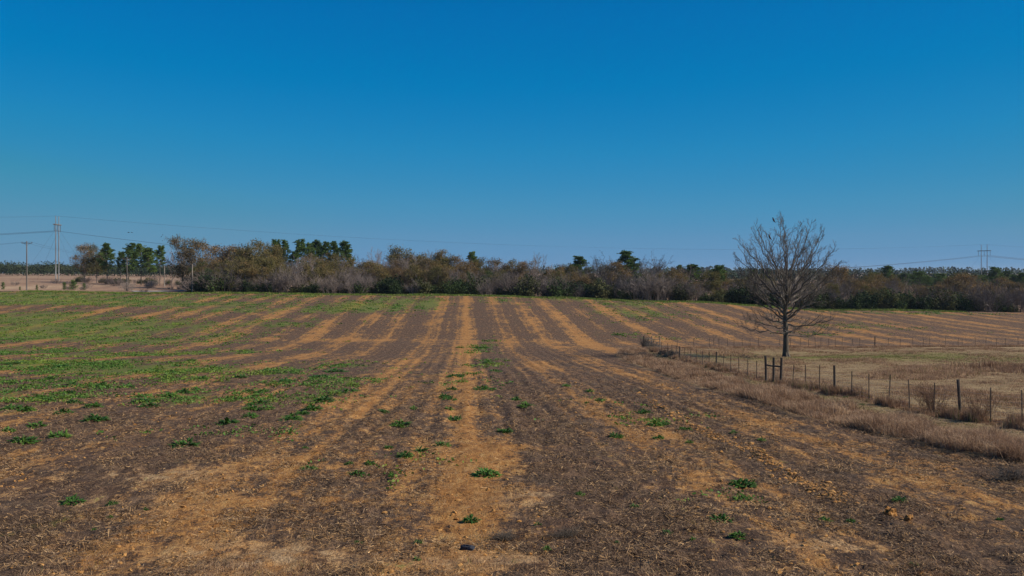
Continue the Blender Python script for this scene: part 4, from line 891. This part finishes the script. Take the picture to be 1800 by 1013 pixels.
for i, (px, row, wpx) in enumerate(WL):
    x, y = unproj(px, row); s = wpx/F*y/.62; yel = (row < 700 and i % 5 == 0)
    o = ob('weed', (WY if yel else WM)[i % (2 if yel else 6)]); o.location = (x, y, float(GH(x, y))-.005); o.rotation_euler = (0, 0, i*1.7); o.scale = (s, s, min(s, 1.5)*.85+.15)
    t_ = (px, row, wpx); sz = 'large' if wpx > 40 else 'medium' if wpx > 22 else 'small'
    rg = wreg(px, row); lab = f"{sz} leafy green weed, {ordn(WR[rg].index(t_))} from left {WT[rg]}"
    setp(o, lab, 'weed', 'green weeds scattered over the field')
# weed cover: patches of small weeds nobody could count
n = 140000; y1 = 22*(250/22)**(r3.random(n)**.8); x1 = (r3.random(n)-.5)*1.1*y1; g_ = greenness(x1, y1)
clp = fbm(x1/2.2+5, y1/3.5, 4); clp2 = fbm(x1/.7+15, y1/.9, 3); k_ = (g_*ss(.36, .60, clp)*ss(.36, .62, clp2)*1.45 > r3.random(n)*1.0)*(x1 < edge_x(y1)+400*(y1 > 150)); x1, y1 = x1[k_], y1[k_]
k_ = y1 < 252; x1, y1 = x1[k_], y1[k_]
nb = 8; n = len(x1)*nb; sp_ = np.repeat(.13+.0016*y1, nb); bx = np.repeat(x1, nb)+r3.normal(0, 1, n)*sp_; by = np.repeat(y1, nb)+r3.normal(0, 1, n)*sp_
sz = (.03+.05*r3.random(n))*(1+np.repeat(y1, nb)/80); P = np.stack([bx, by, GH(bx, by)+.02+r3.random(n)*.11], -1)
U = rand_unit(n, r3); U[:, 2] *= .6; W = np.cross(U, rand_unit(n, r3)); W /= np.linalg.norm(W, axis=1, keepdims=True)
mi = np.repeat((fbm(x1/7+3, y1/9, 2)+r3.random(len(x1))*.3 > .7).astype(int), nb)
V = np.stack([P-U*sz[:, None]*.5-W*sz[:, None]*.3, P+U*sz[:, None]*.5-W*sz[:, None]*.3, P+U*sz[:, None]*.5+W*sz[:, None]*.3, P-U*sz[:, None]*.5+W*sz[:, None]*.3], 1).reshape(-1, 3)
me = mesh_from('weed_cover', V, np.arange(n*4).reshape(-1, 4), [M['weed'], M['weed_yellow']], mi)
setp(ob('weed_cover', me), 'low green weeds spreading in patches over the left of the field', 'weeds', kind='stuff')
# ------------------------------------------------------------------ birds
def bird_perched(loc, rz, label):
    m = MB(); P = np.array([[-.30, 0, -.10], [-.18, 0, -.04], [-.10, 0, .0], [0, 0, .07], [.09, 0, .15], [.14, 0, .21], [.18, 0, .25], [.22, 0, .255], [.27, 0, .24], [.32, 0, .23]])
    m.tube(P, [.03, .045, .075, .10, .095, .06, .055, .05, .022, .004], 9)
    for s_ in (-.03, .03): m.tube([[.0, s_, .02], [.02, s_, -.08], [.0, s_, -.13], [.05, s_, -.14]], .008, 4)
    o = ob('crow', m.mesh('crow', M['bird'], True)); o.location = loc; o.rotation_euler = (0, R(-25), rz); o.scale = (.95,)*3; setp(o, label, 'bird')
def perch(px, row, label, rz):
    tx = (px-900)/F; tz = (HZ-row)/F; best = None; base = np.array(hero_e.location)
    for t in htips:
        p = t[0]+base; e_ = (p[0]/p[1]-tx)**2+(p[2]/p[1]-tz)**2
        if best is None or e_ < best[0]: best = (e_, p)
    p = best[1]; bird_perched((p[0], p[1], p[2]+.15), rz, label)
perch(1350, 388, 'black bird perched on the upper left twigs of the lone bare tree', 2.4)
perch(1353, 421, 'black bird perched lower inside the upper left of the lone bare tree', 2.9)
def bird_fly(px, row, d, label):
    m = MB(); m.tube([[-.22, 0, 0], [-.1, 0, 0], [0, 0, .01], [.1, 0, .02], [.16, 0, .03], [.22, 0, .02]], [.02, .045, .055, .045, .035, .004], 7)
    for s_ in (-1, 1): m.add([[-.06, 0, .02], [.09, 0, .02], [.12, s_*.25, .10], [-.04, s_*.25, .09], [.02, s_*.5, .06], [-.06, s_*.42, .05], [0, 0, .035], [.03, s_*.25, .115]], [[0, 1, 2, 3], [3, 2, 4, 5], [6, 7, 2, 1], [0, 3, 7, 6]])
    o = ob('flying_bird', m.mesh('flying_bird', M['bird'])); o.location = ((px-900)/F*d, d, (HZ-row)/F*d); o.rotation_euler = (0, 0, 1.2+px*.01); setp(o, label, 'bird')
bird_fly(226, 409, 190, 'tiny dark bird flying above the left pines, left of the two'); bird_fly(232, 409, 230, 'tiny dark bird flying above the left pines, right of the two')
bird_fly(651, 308, 260, 'tiny dark bird alone high in the blue sky')
# unused prototypes are dropped
for nme in [o.name for o in bpy.data.objects if o.type == 'EMPTY' and o.location.z == PROTO_Z]:
    for ch in CH.get(nme, []): bpy.data.objects.remove(ch)
    bpy.data.objects.remove(bpy.data.objects[nme])

hz = MB(); hz.box((0, 5280, 5), (18600, 11800, 44)); hm = bpy.data.materials.new('haze'); hm.use_nodes = True; nt = hm.node_tree; nt.nodes.clear()
pv = nt.nodes.new('ShaderNodeVolumePrincipled'); pv.inputs['Density'].default_value = .00006; pv.inputs['Color'].default_value = (.62, .78, .95, 1); pv.inputs['Anisotropy'].default_value = .2
oo = nt.nodes.new('ShaderNodeOutputMaterial'); nt.links.new(pv.outputs[0], oo.inputs['Volume'])
setp(ob('haze', hz.mesh('haze', hm)), 'thin bluish air over the land', 'haze', kind='stuff')
